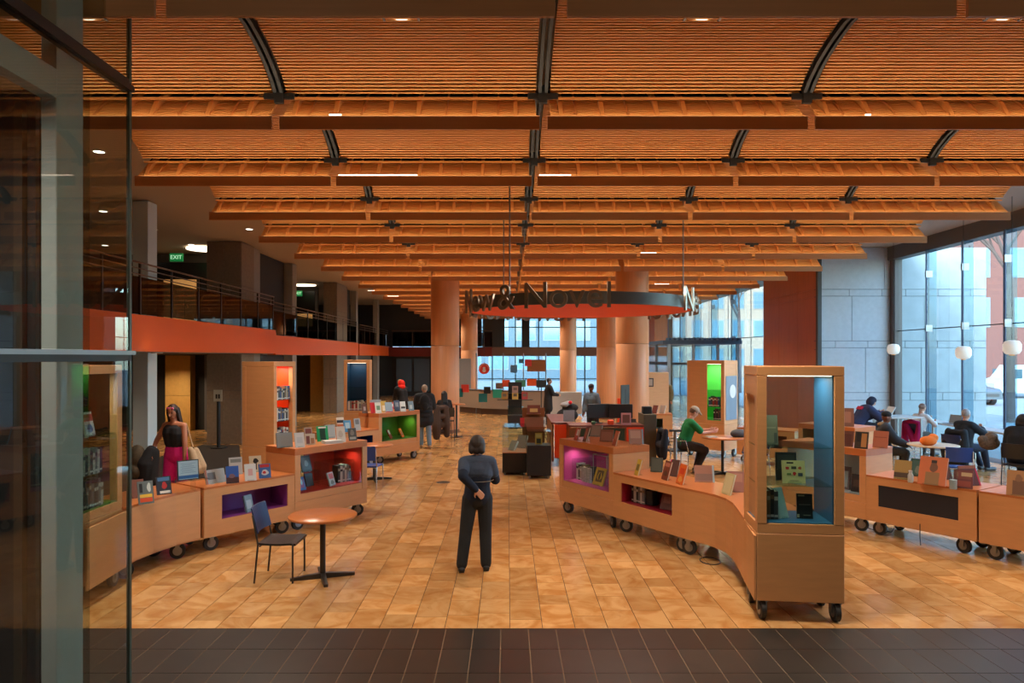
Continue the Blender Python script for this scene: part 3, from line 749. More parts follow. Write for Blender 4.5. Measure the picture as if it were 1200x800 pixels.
for (dx, dy, top) in ((-1.24, -1.5, 2.22), (-1.35, 1.4, 2.2), (1.9, 0.2, 2.2), (1.0, -1.68, 1.9)):
    if dx == 1.0: continue
    MB().cyl((dx, dy, 0.05), (dx, dy, top), 0.012, n=8).build('hanger_rod', STEEL, sg)

# ---- chairs and tables
BLUE = mat('chair_blue', (30, 66, 140), 0.45); NAVY = mat('chair_navy', (28, 48, 96), 0.5); SEATB = mat('chair_black_seat', (34, 32, 32), 0.35)
def make_chair(label, loc, rz, seat_m, back_m, leg_m, sh=0.45, arms=False, group='stacking chairs'):
    """faces local +y; origin on the floor under the seat"""
    t = thing('chair', label, 'chair', loc, rz, group); w, d = 0.22, 0.21
    sm = MB(); n = 7
    for i in range(n-1):
        y0, y1 = -d+2*d*i/(n-1), -d+2*d*(i+1)/(n-1)
        f = lambda y: sh-0.015*math.cos(y/d*1.4)+(0.0 if y < d*.8 else -0.012)
        sm._add([(-w,y0,f(y0)-.022),(w,y0,f(y0)-.022),(w,y1,f(y1)-.022),(-w,y1,f(y1)-.022),(-w,y0,f(y0)),(w,y0,f(y0)),(w,y1,f(y1)),(-w,y1,f(y1))],
                [(3,2,1,0),(4,5,6,7),(0,1,5,4),(1,2,6,5),(2,3,7,6),(3,0,4,7)], 0)
    sm.build('seat', seat_m, t, smooth=False)
    bm_ = MB(); N = 8
    for i in range(N):
        x0, x1 = -w+2*w*i/N, -w+2*w*(i+1)/N
        g = lambda x: -0.035*(1-(x/w)**2)
        for (za, zb, ya, yb) in ((sh+.10, sh+.24, -d-.01, -d-.045), (sh+.24, sh+.38, -d-.045, -d-.085)):
            bm_._add([(x0,ya+g(x0),za),(x1,ya+g(x1),za),(x1,ya+g(x1)+.014,za),(x0,ya+g(x0)+.014,za),(x0,yb+g(x0),zb),(x1,yb+g(x1),zb),(x1,yb+g(x1)+.014,zb),(x0,yb+g(x0)+.014,zb)],
                     [(3,2,1,0),(4,5,6,7),(0,1,5,4),(1,2,6,5),(2,3,7,6),(3,0,4,7)], 0)
    bm_.build('backrest', back_m, t)
    for sx in (-1, 1):
        MB().tube([(sx*(w+.012), d-.03, 0.0), (sx*(w+.008), d-.03, sh-.02)], .011).build('leg', leg_m, t, smooth=True)
        MB().tube([(sx*(w+.012), -d-.04, 0.0), (sx*(w+.006), -d+.0, sh-.02), (sx*(w+.002), -d-.06, sh+.30)], .011).build('leg', leg_m, t, smooth=True)
        if arms: MB().tube([(sx*(w+.02), -d-.03, sh+.2), (sx*(w+.04), d-.1, sh+.21), (sx*(w+.03), d-.03, sh-.02)], .012).build('armrest', leg_m, t, smooth=True)
    MB().tube([(-w, d-.03, sh-.04), (w, d-.03, sh-.04)], .009).tube([(-w, -d+.02, sh-.04), (w, -d+.02, sh-.04)], .009).build('seat_frame', leg_m, t)
    return t
GUN = mat('gunmetal', (70, 66, 62), 0.4, 0.7)
make_chair('navy backed chair with black seat, pulled up to the nearest round table', (-2.585, 8.15, 0), -PI/2, SEATB, NAVY, GUN)
def round_table(label, loc, r, h, legs='cross', rz=0.2, top=None):
    t = thing('round_table', label, 'table', loc, rz, 'round cafe tables')
    MB().lathe([(r-.006, h-.028), (r, h-.022), (r, h-.006), (r-.006, h)], n=48).build('tabletop', top or MWT, t, smooth=True)
    MB().cyl((0,0,.03), (0,0,h-.028), .032, n=14).build('pole', GUN, t, smooth=True)
    MB().cyl((0,0,h-.05), (0,0,h-.028), .12, n=16).build('mount_plate', GUN, t)
    for k in range(4):
        a = PI/2*k
        b = MB(); b.T = Matrix.Rotation(a, 4, 'Z'); b._add([(0.02,-.03,0.0),(.36,-.022,0.0),(.36,.022,0.0),(.02,.03,0.0),(0.02,-.03,.06),(.36,-.022,.03),(.36,.022,.03),(.02,.03,.06)], [(3,2,1,0),(4,5,6,7),(0,1,5,4),(1,2,6,5),(2,3,7,6),(3,0,4,7)], 0)
        b.build('base_foot', GUN, t)
    return t
round_table('round wood table on a cross base, nearest, beside the navy chair', (-2.12, 8.12, 0), 0.385, 0.725, rz=0.35)
round_table('round wood table far left behind the blue chair', (-2.75, 14.6, 0), 0.38, 0.725, rz=0.3)
make_chair('blue chair seen from behind, at the far left round table', (-2.7, 13.75, 0), -0.12, BLUE, BLUE, CHROME)
round_table('round table where the man in green sits', (4.64, 15.3, 0), 0.44, 0.80, rz=0.5)
make_chair('black arm chair with a coat under the man in green', (3.72, 15.6, 0), -PI/2+.1, SEATB, SEATB, CHROME, sh=0.50, arms=True)
make_chair('dark blue chair across the table from the man in green', (5.3, 15.2, 0), PI/2, NAVY, NAVY, CHROME, sh=0.48, arms=True)
WHT = mat('white_laminate', (190, 192, 190), 0.35)
round_table('round pale table with an orange bag on it, near the right windows', (8.65, 14.4, 0), 0.47, 0.75, rz=0.5, top=wood('pale_top', (205, 176, 140), 0.3))
make_chair('bright blue chair at the pale round table, facing away', (8.60, 13.55, 0), -0.45, BLUE, BLUE, CHROME)
make_chair('navy chair at the window ledge, behind the pale round table', (9.9, 18.4, 0), -PI/2+.3, NAVY, NAVY, CHROME, sh=0.48)
make_chair('black arm chair under the man in the beanie', (7.95, 15.2, 0), -PI/2+.3, SEATB, SEATB, CHROME, arms=True)
make_chair('navy chair under the person with the magenta jacket', (10.45, 18.0, 0), -1.1, NAVY, NAVY, CHROME, sh=0.48)
make_chair('chair hung with a long black coat under the bald man', (9.95, 15.6, 0), -1.2, SEATB, NAVY, CHROME)
make_chair('tall navy stool chair under the person in the hooded jacket', (8.75, 18.0, 0), -PI/2, BLUE, NAVY, CHROME, sh=0.72)
make_chair('black stool chair under the person at the right picture edge', (9.55, 13.2, 0), -0.9, SEATB, SEATB, GUN, sh=0.55)
make_chair('dark chair on the far right by the windows', (10.4, 13.6, 0), 0.6, NAVY, NAVY, CHROME)
# window ledge counter
t = thing('window_counter', 'long white counter ledge along the right windows', 'counter', (0,0,0))
MB().cbox(10.95, 11.5, 12.0, 20.6, 0.81, 0.85, 0.006).build('counter_top', WHT, t)
for y in (12.6, 14.6, 16.6, 18.6, 20.3): MB().box(11.15, 11.2, y-.03, y+.03, 0, 0.81).build('leg', STEEL, t)
t = thing('high_table', 'white high table where the hooded person leans', 'table', (9.75, 17.9, 0))
MB().cbox(-.35, .55, -.4, .4, 1.0, 1.035, 0.006).build('tabletop', WHT, t)
for (x, y) in ((-.3,-.35),(.5,-.35),(-.3,.35),(.5,.35)): MB().box(x-.02, x+.02, y-.02, y+.02, 0, 1.0).build('leg', STEEL, t)

# ---- librarian desk in the middle
RED = mat('desk_red_top', (104, 44, 34), 0.4); ORG = mat('desk_orange', (238, 74, 24), 0.5); DGRN = mat('dark_green', (34, 56, 34), 0.5); MWD = wood('desk_wood', (132, 78, 42))
dk = thing('service_desk', 'U-shaped service desk with red top and orange end, mid right', 'desk', (0,0,0))
MB().cbox(1.35, 3.0, 15.6, 16.2, 0.98, 1.03, 0.006).build('desk_top', RED, dk)
MB().box(1.36, 2.62, 15.62, 15.66, 0.12, 0.97).build('front_panel', MWD, dk)
MB().box(1.6, 2.58, 15.60, 15.625, 0.62, 0.95).build('recess_panel', DGRN, dk)
MB().box(2.62, 3.0, 15.61, 16.18, 0.12, 0.979).build('orange_end', ORG, dk)
MB().box(1.36, 1.40, 15.66, 18.2, 0.12, 0.97).build('side_panel', MWD, dk)
MB().cbox(1.0, 1.5, 16.3, 18.6, 0.98, 1.03, 0.006).build('desk_top', RED, dk)
MB().box(1.02, 1.06, 16.32, 18.5, 0.12, 0.97).build('outer_panel', MWD, dk)
MB().box(1.08, 1.35, 16.30, 16.34, 0.2, 0.97).build('orange_panel', ORG, dk)
MB().cbox(3.02, 3.30, 15.7, 16.4, 0.1, 1.25, 0.006).build('end_cabinet', mat('olive_cabinet', (84, 76, 58), 0.6), dk)
def monitor(label, x, y, z, rz):
    t = thing('computer_monitor', label, 'monitor', (x, y, z), rz, 'monitors on the service desk')
    MB().cbox(-.26, .26, -.02, .02, .12, .44, .008).build('screen', BLACK, t)
    MB().cyl((0,.03,.02), (0,.03,.2), .02).build('stem', BLACK, t); MB().cyl((0,.02,0), (0,.02,.015), .11, n=18).build('foot', BLACK, t)
monitor('black monitor on the service desk, left one', 2.05, 16.0, 1.03, 0.2)
monitor('black monitor on the service desk, right one, bigger', 2.55, 15.95, 1.03, -0.1)
t = thing('price_stand', 'small white framed card on the red desk top', 'card', (2.62, 15.68, 1.03))
MB().box(-.11, .11, 0, .008, 0, .26).build('frame', mat('pink_frame', (206, 150, 150), 0.5), t); MB().box(-.08, .08, -.004, 0, .04, .22).build('card', mat('brown_print', (118, 76, 66), 0.5), t)
t = thing('price_stand', 'pale grey card on the left wing of the service desk', 'card', (1.42, 16.45, 1.03))
MB().box(-.13, .13, 0, .008, 0, .26).build('card', mat('grey_print', (150, 158, 166), 0.5), t); MB().box(-.1, .1, 0, .06, 0, .012).build('foot', CLEAR, t)
for (lab, x, y, w, c) in (('orange box on the service desk between monitors', 2.28, 15.7, .13, (214, 74, 30)), ('small green pot on the service desk', 1.9, 15.72, .09, (60, 96, 60)), ('black tray on the end cabinet', 3.14, 16.0, .2, (30, 30, 32))):
    o = MB().cbox(-w/2, w/2, -w/2, w/2, 0, w*.8, .01).build('desk_box', mat('c%d_%d_%d' % c, c, .5), None, loc=(x, y, 1.25 if 'tray' in lab else 1.03)); tag(o, lab, 'box')
# signboard on a pole by the desk, directory stand
t = thing('turning_sign', 'dark angled sign panel on a pole in front of the thickest column', 'sign', (2.85, 17.2, 0))
MB().cyl((0,0,0), (0,0,1.75), .018).build('pole', DARK, t); MB().cyl((0,0,0), (0,0,.02), .2, n=20).build('foot', DARK, t)
b = MB(); b.T = Matrix.Rotation(0.9, 4, 'Z'); b.box(-.2, .2, -.012, .012, 1.35, 1.85).build('panel', mat('slate_panel', (58, 66, 66), .5), t)
b = MB(); b.T = Matrix.Rotation(0.9, 4, 'Z'); b.box(-.2, .2, -.014, .014, 1.22, 1.34).build('teal_strip', mat('teal', (86, 150, 150), .5), t)
t = thing('post', 'slim steel post beside the orange desk end', 'post', (1.68+1.75, 14.5, 0))
MB().cyl((0,0,0), (0,0,1.0), .035, n=14).build('pole', STEEL, t, smooth=True); MB().cyl((0,0,0), (0,0,.02), .16, n=20).build('foot', STEEL, t); MB().box(-.12,.12,-.04,.04,1.0,1.04).build('cap', DARK, t)

# ---- black pedestals in the middle aisle
def pedestal(label, loc, w, d, h, top=None, vit=0, rz=0):
    t = thing('pedestal', label, 'pedestal', loc, rz, 'black display pedestals')
    MB().cbox(-w/2, w/2, -d/2, d/2, 0.05, h, .006).build('box', mat('pedestal_black', (34, 33, 34), .5), t)
    MB().box(-w/2+.002, w/2-.002, -d/2+.002, d/2-.002, h, h+.012).build('top_board', top or MWT, t)
    for (x, y) in ((-w/2+.05,-d/2+.05),(w/2-.05,-d/2+.05),(w/2-.05,d/2-.05),(-w/2+.05,d/2-.05)): MB().cyl((x,y-.02,.025),(x,y+.02,.025),.025).build('caster', STEEL, t)
    if vit:
        g = MB().box(-w/2, -w/2+.006, -d/2, d/2, h+.012, h+vit).box(w/2-.006, w/2, -d/2, d/2, h+.012, h+vit).box(-w/2, w/2, -d/2, -d/2+.006, h+.012, h+vit).box(-w/2, w/2, d/2-.006, d/2, h+.012, h+vit).box(-w/2, w/2, -d/2, d/2, h+vit, h+vit+.006)
        g.build('vitrine', GLOSSW, t)
    return t
pedestal('low black pedestal with a wood top, left of the taller one', (.145, 15.6, 0), .52, .9, .47, vit=.55)
pedestal('taller black pedestal with a glass top, middle of the aisle', (.655, 15.0, 0), .50, .5, .67, top=BLACK, vit=.30)
pedestal('black pedestal far back below the info desk', (.27, 25.3, 0), .55, .5, .45, top=BLACK, vit=.3)
t = thing('tiered_stand', 'wooden tiered stand rising behind the glass topped pedestal', 'stand', (.6, 16.2, 0))
MB().box(-.28, .28, -.02, .3, .9, .93).box(-.16, .16, .06, .3, 1.2, 1.22).build('shelf', MWD, t); MB().box(-.26, .26, .28, .3, 0, 1.35).build('back_board', MWD, t); MB().box(-.22, .22, -.02, -.005, .93, 1.15).build('front_card', wood('card_wood', (150, 96, 70)), t)
t = thing('tiered_stand', 'black tiered stand on the far pedestal', 'stand', (.27, 25.9, 0))
MB().box(-.65, .65, -.05, .25, .95, .97).box(-.4, .4, 0, .25, 1.18, 1.2).build('shelf', BLACK, t); MB().box(-.25, .25, .2, .22, 0, 1.6).build('back_board', BLACK, t)
t = thing('info_stand', 'slim stand with a dark panel beside the white counter', 'stand', (1.35, 28.5, 0))
MB().cyl((0,0,0),(0,0,1.5),.02).build('pole', DARK, t); MB().box(-.2,.2,-.02,.02,1.3,1.6).build('panel', BLACK, t); MB().cyl((0,0,0),(0,0,.02),.2).build('foot', DARK, t)

# ---- info desk far back with coloured squares
idk = thing('info_desk', 'long pale information desk with coloured square panels, far end', 'desk', (0,0,0))
cp = [(-2.2,32.5),(-1.2,31.3),(0.2,30.7),(1.6,30.5)]
MB().wall(cp, .25, 1.02, .5).build('counter_front', mat('counter_beige', (158, 144, 128), .5), idk)
MB().wall([(x,y+.08) for x,y in cp], 0, .25, .4).build('plinth', mat('plinth_brown', (88, 64, 48), .6), idk)
MB().wall([(x,y-.03) for x,y in cp], 1.02, 1.06, .56).build('counter_top', mat('counter_dark', (96, 84, 76), .4), idk)
MB().box(1.6, 3.2, 30.6, 31.2, 0.05, 1.0).build('white_counter', mat('counter_white', (176, 180, 178), .45), idk)
MB().box(-2.6, -1.75, 33.6, 33.8, 0, 2.45).build('grey_panel', mat('panel_grey', (140, 140, 138), .6), idk)
for (px, py, w, h, c) in ((545,455,9,9,(214,62,48)),(566,466,10,10,(16,112,116)),(583,461,11,10,(44,168,140)),(593,449,9,8,(226,84,44)),(540,460,5,10,(0,110,112)),(619,425,8,8,(206,62,58)),(610,449,12,8,(76,156,128)),(623,448,11,8,(232,92,24)),(602,432,8,9,(96,140,176)),(571,457,8,8,(28,28,30)),(585,452,8,7,(120,96,84)),(611,423,6,5,(74,130,160))):
    Y = 30.3; x = (px-VX)/FPX*Y; z = CAM_H-(py-VY)*Y/FPX
    ww, hh = w*Y/FPX/2, h*Y/FPX/2
    MB().box(x-ww, x+ww, Y-.02, Y+.02, z-hh, z+hh).build('square_panel', mat('sq%d_%d_%d' % c, c, .5), idk)
MB().box(.9, 1.75, 32.9, 33.0, 1.85, 2.4).build('wood_sign', wood('walnut', (120, 70, 34)), idk)
for x in (-1.4, -.2, .7, 1.7): MB().cyl((x, 31.6, 0), (x, 31.6, 2.7), .025).build('panel_post', STEEL, idk)
t = thing('round_sign', 'round red sign with a white figure above the information desk', 'sign', (-1.02, 30.6, 2.02))
MB().cyl((0,0,0), (0,.03,0), .235, n=32).build('disc', mat('sign_red', (226, 62, 40), .5), t, smooth=False)
wm = mat('sign_white', (226, 220, 214), .5)
MB().cyl((0,-.01,.02), (0,0,.02), .055, n=16).cyl((0,-.01,-.08), (0,0,-.08), .075, n=16).build('figure', wm, t)
rg = MB()
for k in range(14):
    a = PI*(k/13)
    rg.box(.19*math.cos(a)-.016, .19*math.cos(a)+.016, -.008, 0, .19*math.sin(a)-.012, .19*math.sin(a)+.012)
rg.build('lettering', wm, t); MB().cyl((0,.02,.2),(0,.02,3.8),.008).build('hanger', DARK, t)

# ---- balcony railings on the mezzanine: glass panels, posts, rails
RAILM = mat('rail_bronze', (112, 84, 66), .4, .5)
def railing(label, x, ys, z0, h):
    t = thing('railing', label, 'railing', (0,0,0))
    for a, b in zip(ys[:-1], ys[1:]):
        MB().box(x-.006, x+.006, a+.03, b-.03, z0+.06, z0+h-.28).build('glass_panel', glass('rail_glass', (120, 124, 124), 1.0), t)
    for y in ys: MB().box(x-.02, x+.02, y-.02, y+.02, z0, z0+h).build('post', GUN, t)
    for z in (h-.24, h-.12, h): MB().tube([(x+.04, ys[0], z0+z), (x+.04, ys[-1], z0+z)], .02 if z == h else .012).build('handrail', RAILM, t, smooth=True)
railing('bronze and glass balcony railing above the near orange fascia', -7.50, [9.0+1.36*i for i in range(11)], 3.34, 1.1)
railing('bronze and glass balcony railing above the far orange fascia', -7.70, [22.9+1.45*i for i in range(10)], 3.22, 1.1)
railing('dark balcony railing at the far left end', -7.70, [36.6+1.45*i for i in range(7)], 3.2, 1.0)
t = thing('railing', 'dark balcony railing across the far end, left of the columns', 'railing', (0,0,0))
MB().box(-7.4, -1.0, 45.3, 45.31, 3.2, 4.1).build('glass_panel', glass('rail_glass', (120, 124, 124), 1.0), t)
for i in range(6): MB().box(-7.4+1.28*i, -7.36+1.28*i, 45.28, 45.34, 3.1, 4.2).build('post', GUN, t)
MB().tube([(-7.4, 45.3, 4.2), (-1, 45.3, 4.2)], .03).build('handrail', RAILM, t)
# exit signs and ceiling lamps upstairs
def exit_sign(label, x, y, z, w):
    t = thing('exit_sign', label, 'sign', (x, y, z)); MB().cbox(-w/2, w/2, 0, .05, -w*.3, w*.3, .01).build('housing', mat('exit_green', (24, 128, 66), .5, emit=.5), t)
    cu = bpy.data.curves.new('text', 'FONT'); cu.body = 'EXIT'; cu.size = w*.42; cu.align_x = 'CENTER'; cu.align_y = 'CENTER'; cu.extrude = .004
    tmp = bpy.data.objects.new('t', cu); COL.objects.link(tmp); me = bpy.data.meshes.new_from_object(tmp.evaluated_get(bpy.context.evaluated_depsgraph_get())); bpy.data.objects.remove(tmp)
    me.materials.clear(); me.materials.append(mat('exit_white', (190, 240, 200), .5, emit=.8)); o = place('lettering', me, t, (0, -.006, 0)); o.rotation_euler = (PI/2, 0, 0)
exit_sign('green exit sign upstairs by the near balcony', -10.3, 22.0, 5.62, .42)
exit_sign('green exit sign upstairs by the far balcony', -9.85, 33.2, 5.5, .42)
for k, e in (('exit_sign', None),): pass
def lamp_disc(label, x, y, z, r, sx=1):
    o = MB().lathe([(r*.2, -.05), (r, -.04), (r, 0), (r*.2, 0)], n=28).build('ceiling_lamp', mat('lamp_glow', (255, 236, 206), .4, emit=3.0), None, loc=(x, y, z)); o.scale = (sx, 1, 1)
    tag(o, label, 'ceiling lamp')
lamp_disc('large round ceiling lamp upstairs beside the green exit sign', -9.35, 21.9, 5.88, .55)
lamp_disc('long ceiling lamp upstairs by the far balcony', -9.5, 33.0, 5.88, .35, 1.6)
GLOW = mat('downlight_face', (255, 244, 226), .4, emit=7)
_dl = MB().cyl((0,0,-.012), (0,0,0), .085, n=18).mesh('lens', GLOW); _dr = MB().lathe([(.085,-.016),(.11,-.016),(.11,0),(.085,0),(.085,-.016)], n=18).mesh('trim_ring', WHT)
def downlight(label, x, y, z, group):
    t = thing('downlight', label, 'downlight', (x, y, z), 0, group); place('lens', _dl, t); place('trim_ring', _dr, t)
for (px, py, where) in ((180,268.7,'left, beside the pale column'),(224,286.3,'left, right of the pale column'),(292,268,'left, near the stone pier'),(121,247,'behind the vestibule glass, upper'),(123,287,'behind the vestibule glass, middle'),(116,177,'behind the vestibule glass, highest')):
    Y = FPX*(5.9-CAM_H)/(VY-py); downlight('round downlight in the plaster ceiling, '+where, (px-VX)/FPX*Y, Y, 5.9, 'plaster ceiling downlights')
for i, (px, py) in enumerate(((353,333.5),(344,344.5),(353,347.5),(360,350),(366,352.5),(372,353),(382,344),(395,349),(406,352.5))):
    Y = FPX*(5.9-CAM_H)/(VY-py); downlight('small downlight over the far balcony, '+ordinal(i)+' of the far ceiling cluster', (px-VX)/FPX*Y, Y, 5.9, 'far ceiling downlights')
downlight('round downlight in the blue lit plaster by the right windows', 8.9*1.12, 8.9/ .55*1.05, 5.9, 'plaster ceiling downlights')
for (px, py, where) in ((184,411.4,'near'),(312,413.5,'middle'),(352,414.5,'far')):
    downlight('downlight under the mezzanine edge, '+where+' one', (px-VX)/FPX*(14.5 if px < 200 else 23 if px < 320 else 27), 14.5 if px < 200 else 23 if px < 320 else 27, 2.62 if px < 320 else 2.60, 'soffit downlights')
# box lamps in the first vault
for (x, where) in ((-3.86, 'left, behind the vestibule glass'), (-.98, 'second from left'), (1.79, 'right of the middle joint'), (4.56, 'far right')):
    t = thing('vault_lamp', 'white disc lamp in the nearest slatted vault, '+where, 'lamp', (x, 6.45, 5.66), 0, 'vault lamps')
    MB().cyl((0,0,-.02), (0,0,.0), .10, n=24).build('lens', mat('vault_lamp_face', (255, 250, 240), .4, emit=2.5), t)
    MB().box(-.17,-.15,-.1,.1,-.03,.06).build('bracket', STEEL, t); MB().box(.15,.17,-.1,.1,-.03,.06).build('bracket', STEEL, t); MB().cyl((0,0,0),(0,0,.05),.14,n=20).build('housing', DARK, t)
# pendant lanterns at the right windows
def pendant(label, px, py, Y):
    x = (px-VX)/FPX*Y; z = CAM_H-(py-VY)*Y/FPX
    t = thing('pendant_lamp', label, 'pendant lamp', (x, Y, z), 0, 'globe pendants at the windows')
    MB().lathe([(.05,-.15),(.13,-.13),(.165,-.06),(.165,.06),(.13,.13),(.05,.15)], n=24).build('globe', mat('globe_white', (225, 222, 212), .5, emit=.5), t, smooth=True)
    MB().lathe([(.04,-.17),(.06,-.15)], n=12).build('amber_base', mat('amber', (220, 160, 80), .5, emit=.3), t)
    MB().cyl((0,0,.15), (0,0,5.88-z), .006, n=6).build('cord', DARK, t)
pendant('white globe pendant in front of the stone wall corner', 1047, 409, 20.6)
pendant('white globe pendant by the second window pane', 1129, 413, 16.6)
pendant('white globe pendant nearest the right picture edge', 1186, 407, 14.8)

# ---- entrance vestibule of glass in the right rear corner
v = thing('entrance_vestibule', 'glass entrance vestibule with a flat roof, right rear', 'vestibule', (0,0,0))
X0, X1, Y0, Y1 = 6.6, 9.5, 29.0, 36.0
MB().box(X0-.3, X1, Y0-.3, Y1+.3, 3.05, 3.2).build('roof', mat('vest_roof', (70, 84, 104), .4, .3), v)
for i in range(15): MB().box(X0-.1+i*.2, X0+i*.2, Y0-.45, Y0+.1, 3.2, 3.3).build('roof_beam', MMUL, v)
for y in (Y0, 31.4, 33.7, Y1):
    MB().box(X0-.06, X0+.06, y-.06, y+.06, 0, 3.05).build('post', STEEL, v)
for x in (7.6, 8.6, 9.4): MB().box(x-.05, x+.05, Y0-.05, Y0+.05, 0, 3.05).build('post', STEEL, v)
for a, b in ((Y0, 31.4), (31.4, 33.7), (33.7, Y1)):
    MB().box(X0-.01, X0+.01, a+.06, b-.06, 2.3, 3.0).build('glass_pane', PANE, v); MB().box(X0-.06, X0+.06, a, b, 2.18, 2.32).build('rail', DARK, v)
    MB().box(X0-.01, X0+.01, a+.08, b-.08, .05, 2.18).build('door_leaf', PANE, v)
for a, b in ((X0, 7.6), (7.6, 8.6), (8.6, 9.4)):
    MB().box(a+.06, b-.06, Y0-.01, Y0+.01, 0.05, 3.0).build('glass_pane', PANE, v); MB().box(a, b, Y0-.04, Y0+.04, 2.2, 2.3).build('rail', DARK, v)

# ---- glass vestibule on the near left
VX0 = -2.78
TINT = glass('tinted_glass', (228, 232, 228), 1.15)
g1 = struct('window_4')
for (z0, z1) in ((0.03, 2.50), (2.58, 4.47), (4.56, 5.9)):
    MB().box(VX0-.006, VX0+.006, 0.5, 5.20, z0, z1).build('pane', TINT, g1)
MB().box(VX0-.012, VX0+.012, 5.185, 5.215, 0, 5.9).build('edge_seal', mat('edge_green', (70, 84, 74), .3), g1)
MB().box(VX0-.05, VX0+.03, 0.5, 5.22, 4.475, 4.52).box(VX0-.07, VX0+.01, .5, 5.2, 4.53, 4.56).build('head_rail', mat('rail_dark', (52, 54, 58), .35, .6), g1)
MB().box(VX0-.05, VX0+.03, 0.5, 5.24, 2.545, 2.575).build('transom', STEEL, g1); MB().box(VX0-.04, VX0+.02, 0.5, 5.20, 2.50, 2.545).build('transom_black', BLACK, g1)  # black bar right below the steel transom
MPOST = mat('vestibule_post', (196, 200, 196), .6)
MB().cbox(VX0-.16, VX0-.06, 4.46, 4.74, 0, 5.9, .005).build('post_vestibule', MPOST, kind='structure')
MB().box(VX0-.16, VX0-.06, 0.5, 4.46, 4.16, 4.34).build('beam_vestibule', MPOST, kind='structure')
MB().box(-6.2, -3.30, 4.95, 5.05, 0, 4.4).build('wall_vestibule', mat('vestibule_dark', (46, 48, 48), .5), kind='structure')
g2 = struct('window_5')
MB().box(-3.30, VX0-.17, 4.99, 5.0, 0.03, 4.4).build('pane', TINT, g2)
MB().box(-3.42, -3.36, 4.9, 4.95, 0, 4.3).build('door_stile', mat('stile_bronze', (78, 66, 54), .5), g2)
# ================================================================== PEOPLE
V = Vector
def ik(a, c, l1, l2, bend):
    a, c, bend = V(a), V(c), V(bend); d = c-a; L = min(d.length, (l1+l2)*0.999); n = d.normalized()
    c = a+n*L; x = (l1*l1-l2*l2+L*L)/(2*L); h = math.sqrt(max(l1*l1-x*x, 0))
    b = (bend-n*bend.dot(n)).normalized()
    return a+n*x+b*h, c
def live(o, vox, it=5):
    m = o.modifiers.new('fuse', 'REMESH'); m.mode = 'VOXEL'; m.voxel_size = vox; m.use_smooth_shade = True
    s = o.modifiers.new('soften', 'SMOOTH'); s.factor = 0.5; s.iterations = it
    return o
def skin_m(c): return mat('skin_%d_%d_%d' % c, c, 0.55)
def cloth_m(c, n=None): return mat('cloth_%d_%d_%d' % c, c, 0.9, noise=n or (60, 0.10))
def hand(mb, wr, d, up, s, curl=0.5, mirror=1):
    """palm, four unequal fingers bent at the knuckles and a thumb off the side of the palm"""
    d = V(d).normalized(); up = V(up); up = (up-d*up.dot(d)).normalized(); side = d.cross(up)*mirror
    wr = V(wr)
    for k in (-1, 0, 1): mb.cap(wr+side*k*.022*s+d*.012*s, wr+side*k*.027*s+d*.085*s, .016*s, .014*s, 8)
    for k, (o, L) in enumerate(((-.034, .068), (-.012, .080), (.011, .075), (.033, .058))):
        b = wr+side*o*s+d*.088*s; d1 = (d-up*curl*.6).normalized(); d2 = (d-up*curl*1.7).normalized()
        m = b+d1*L*.55*s; mb.cap(b, m, .0095*s, .0085*s, 7); mb.cap(m, m+d2*L*.5*s, .0085*s, .007*s, 7)
    tb = wr-side*.03*s+d*.025*s; t1 = tb+(d*.6-side*.75-up*.3).normalized()*.045*s
    mb.cap(tb, t1, .012*s, .010*s, 7); mb.cap(t1, t1+(d*.9-side*.2-up*.5).normalized()*.032*s, .010*s, .008*s, 7)
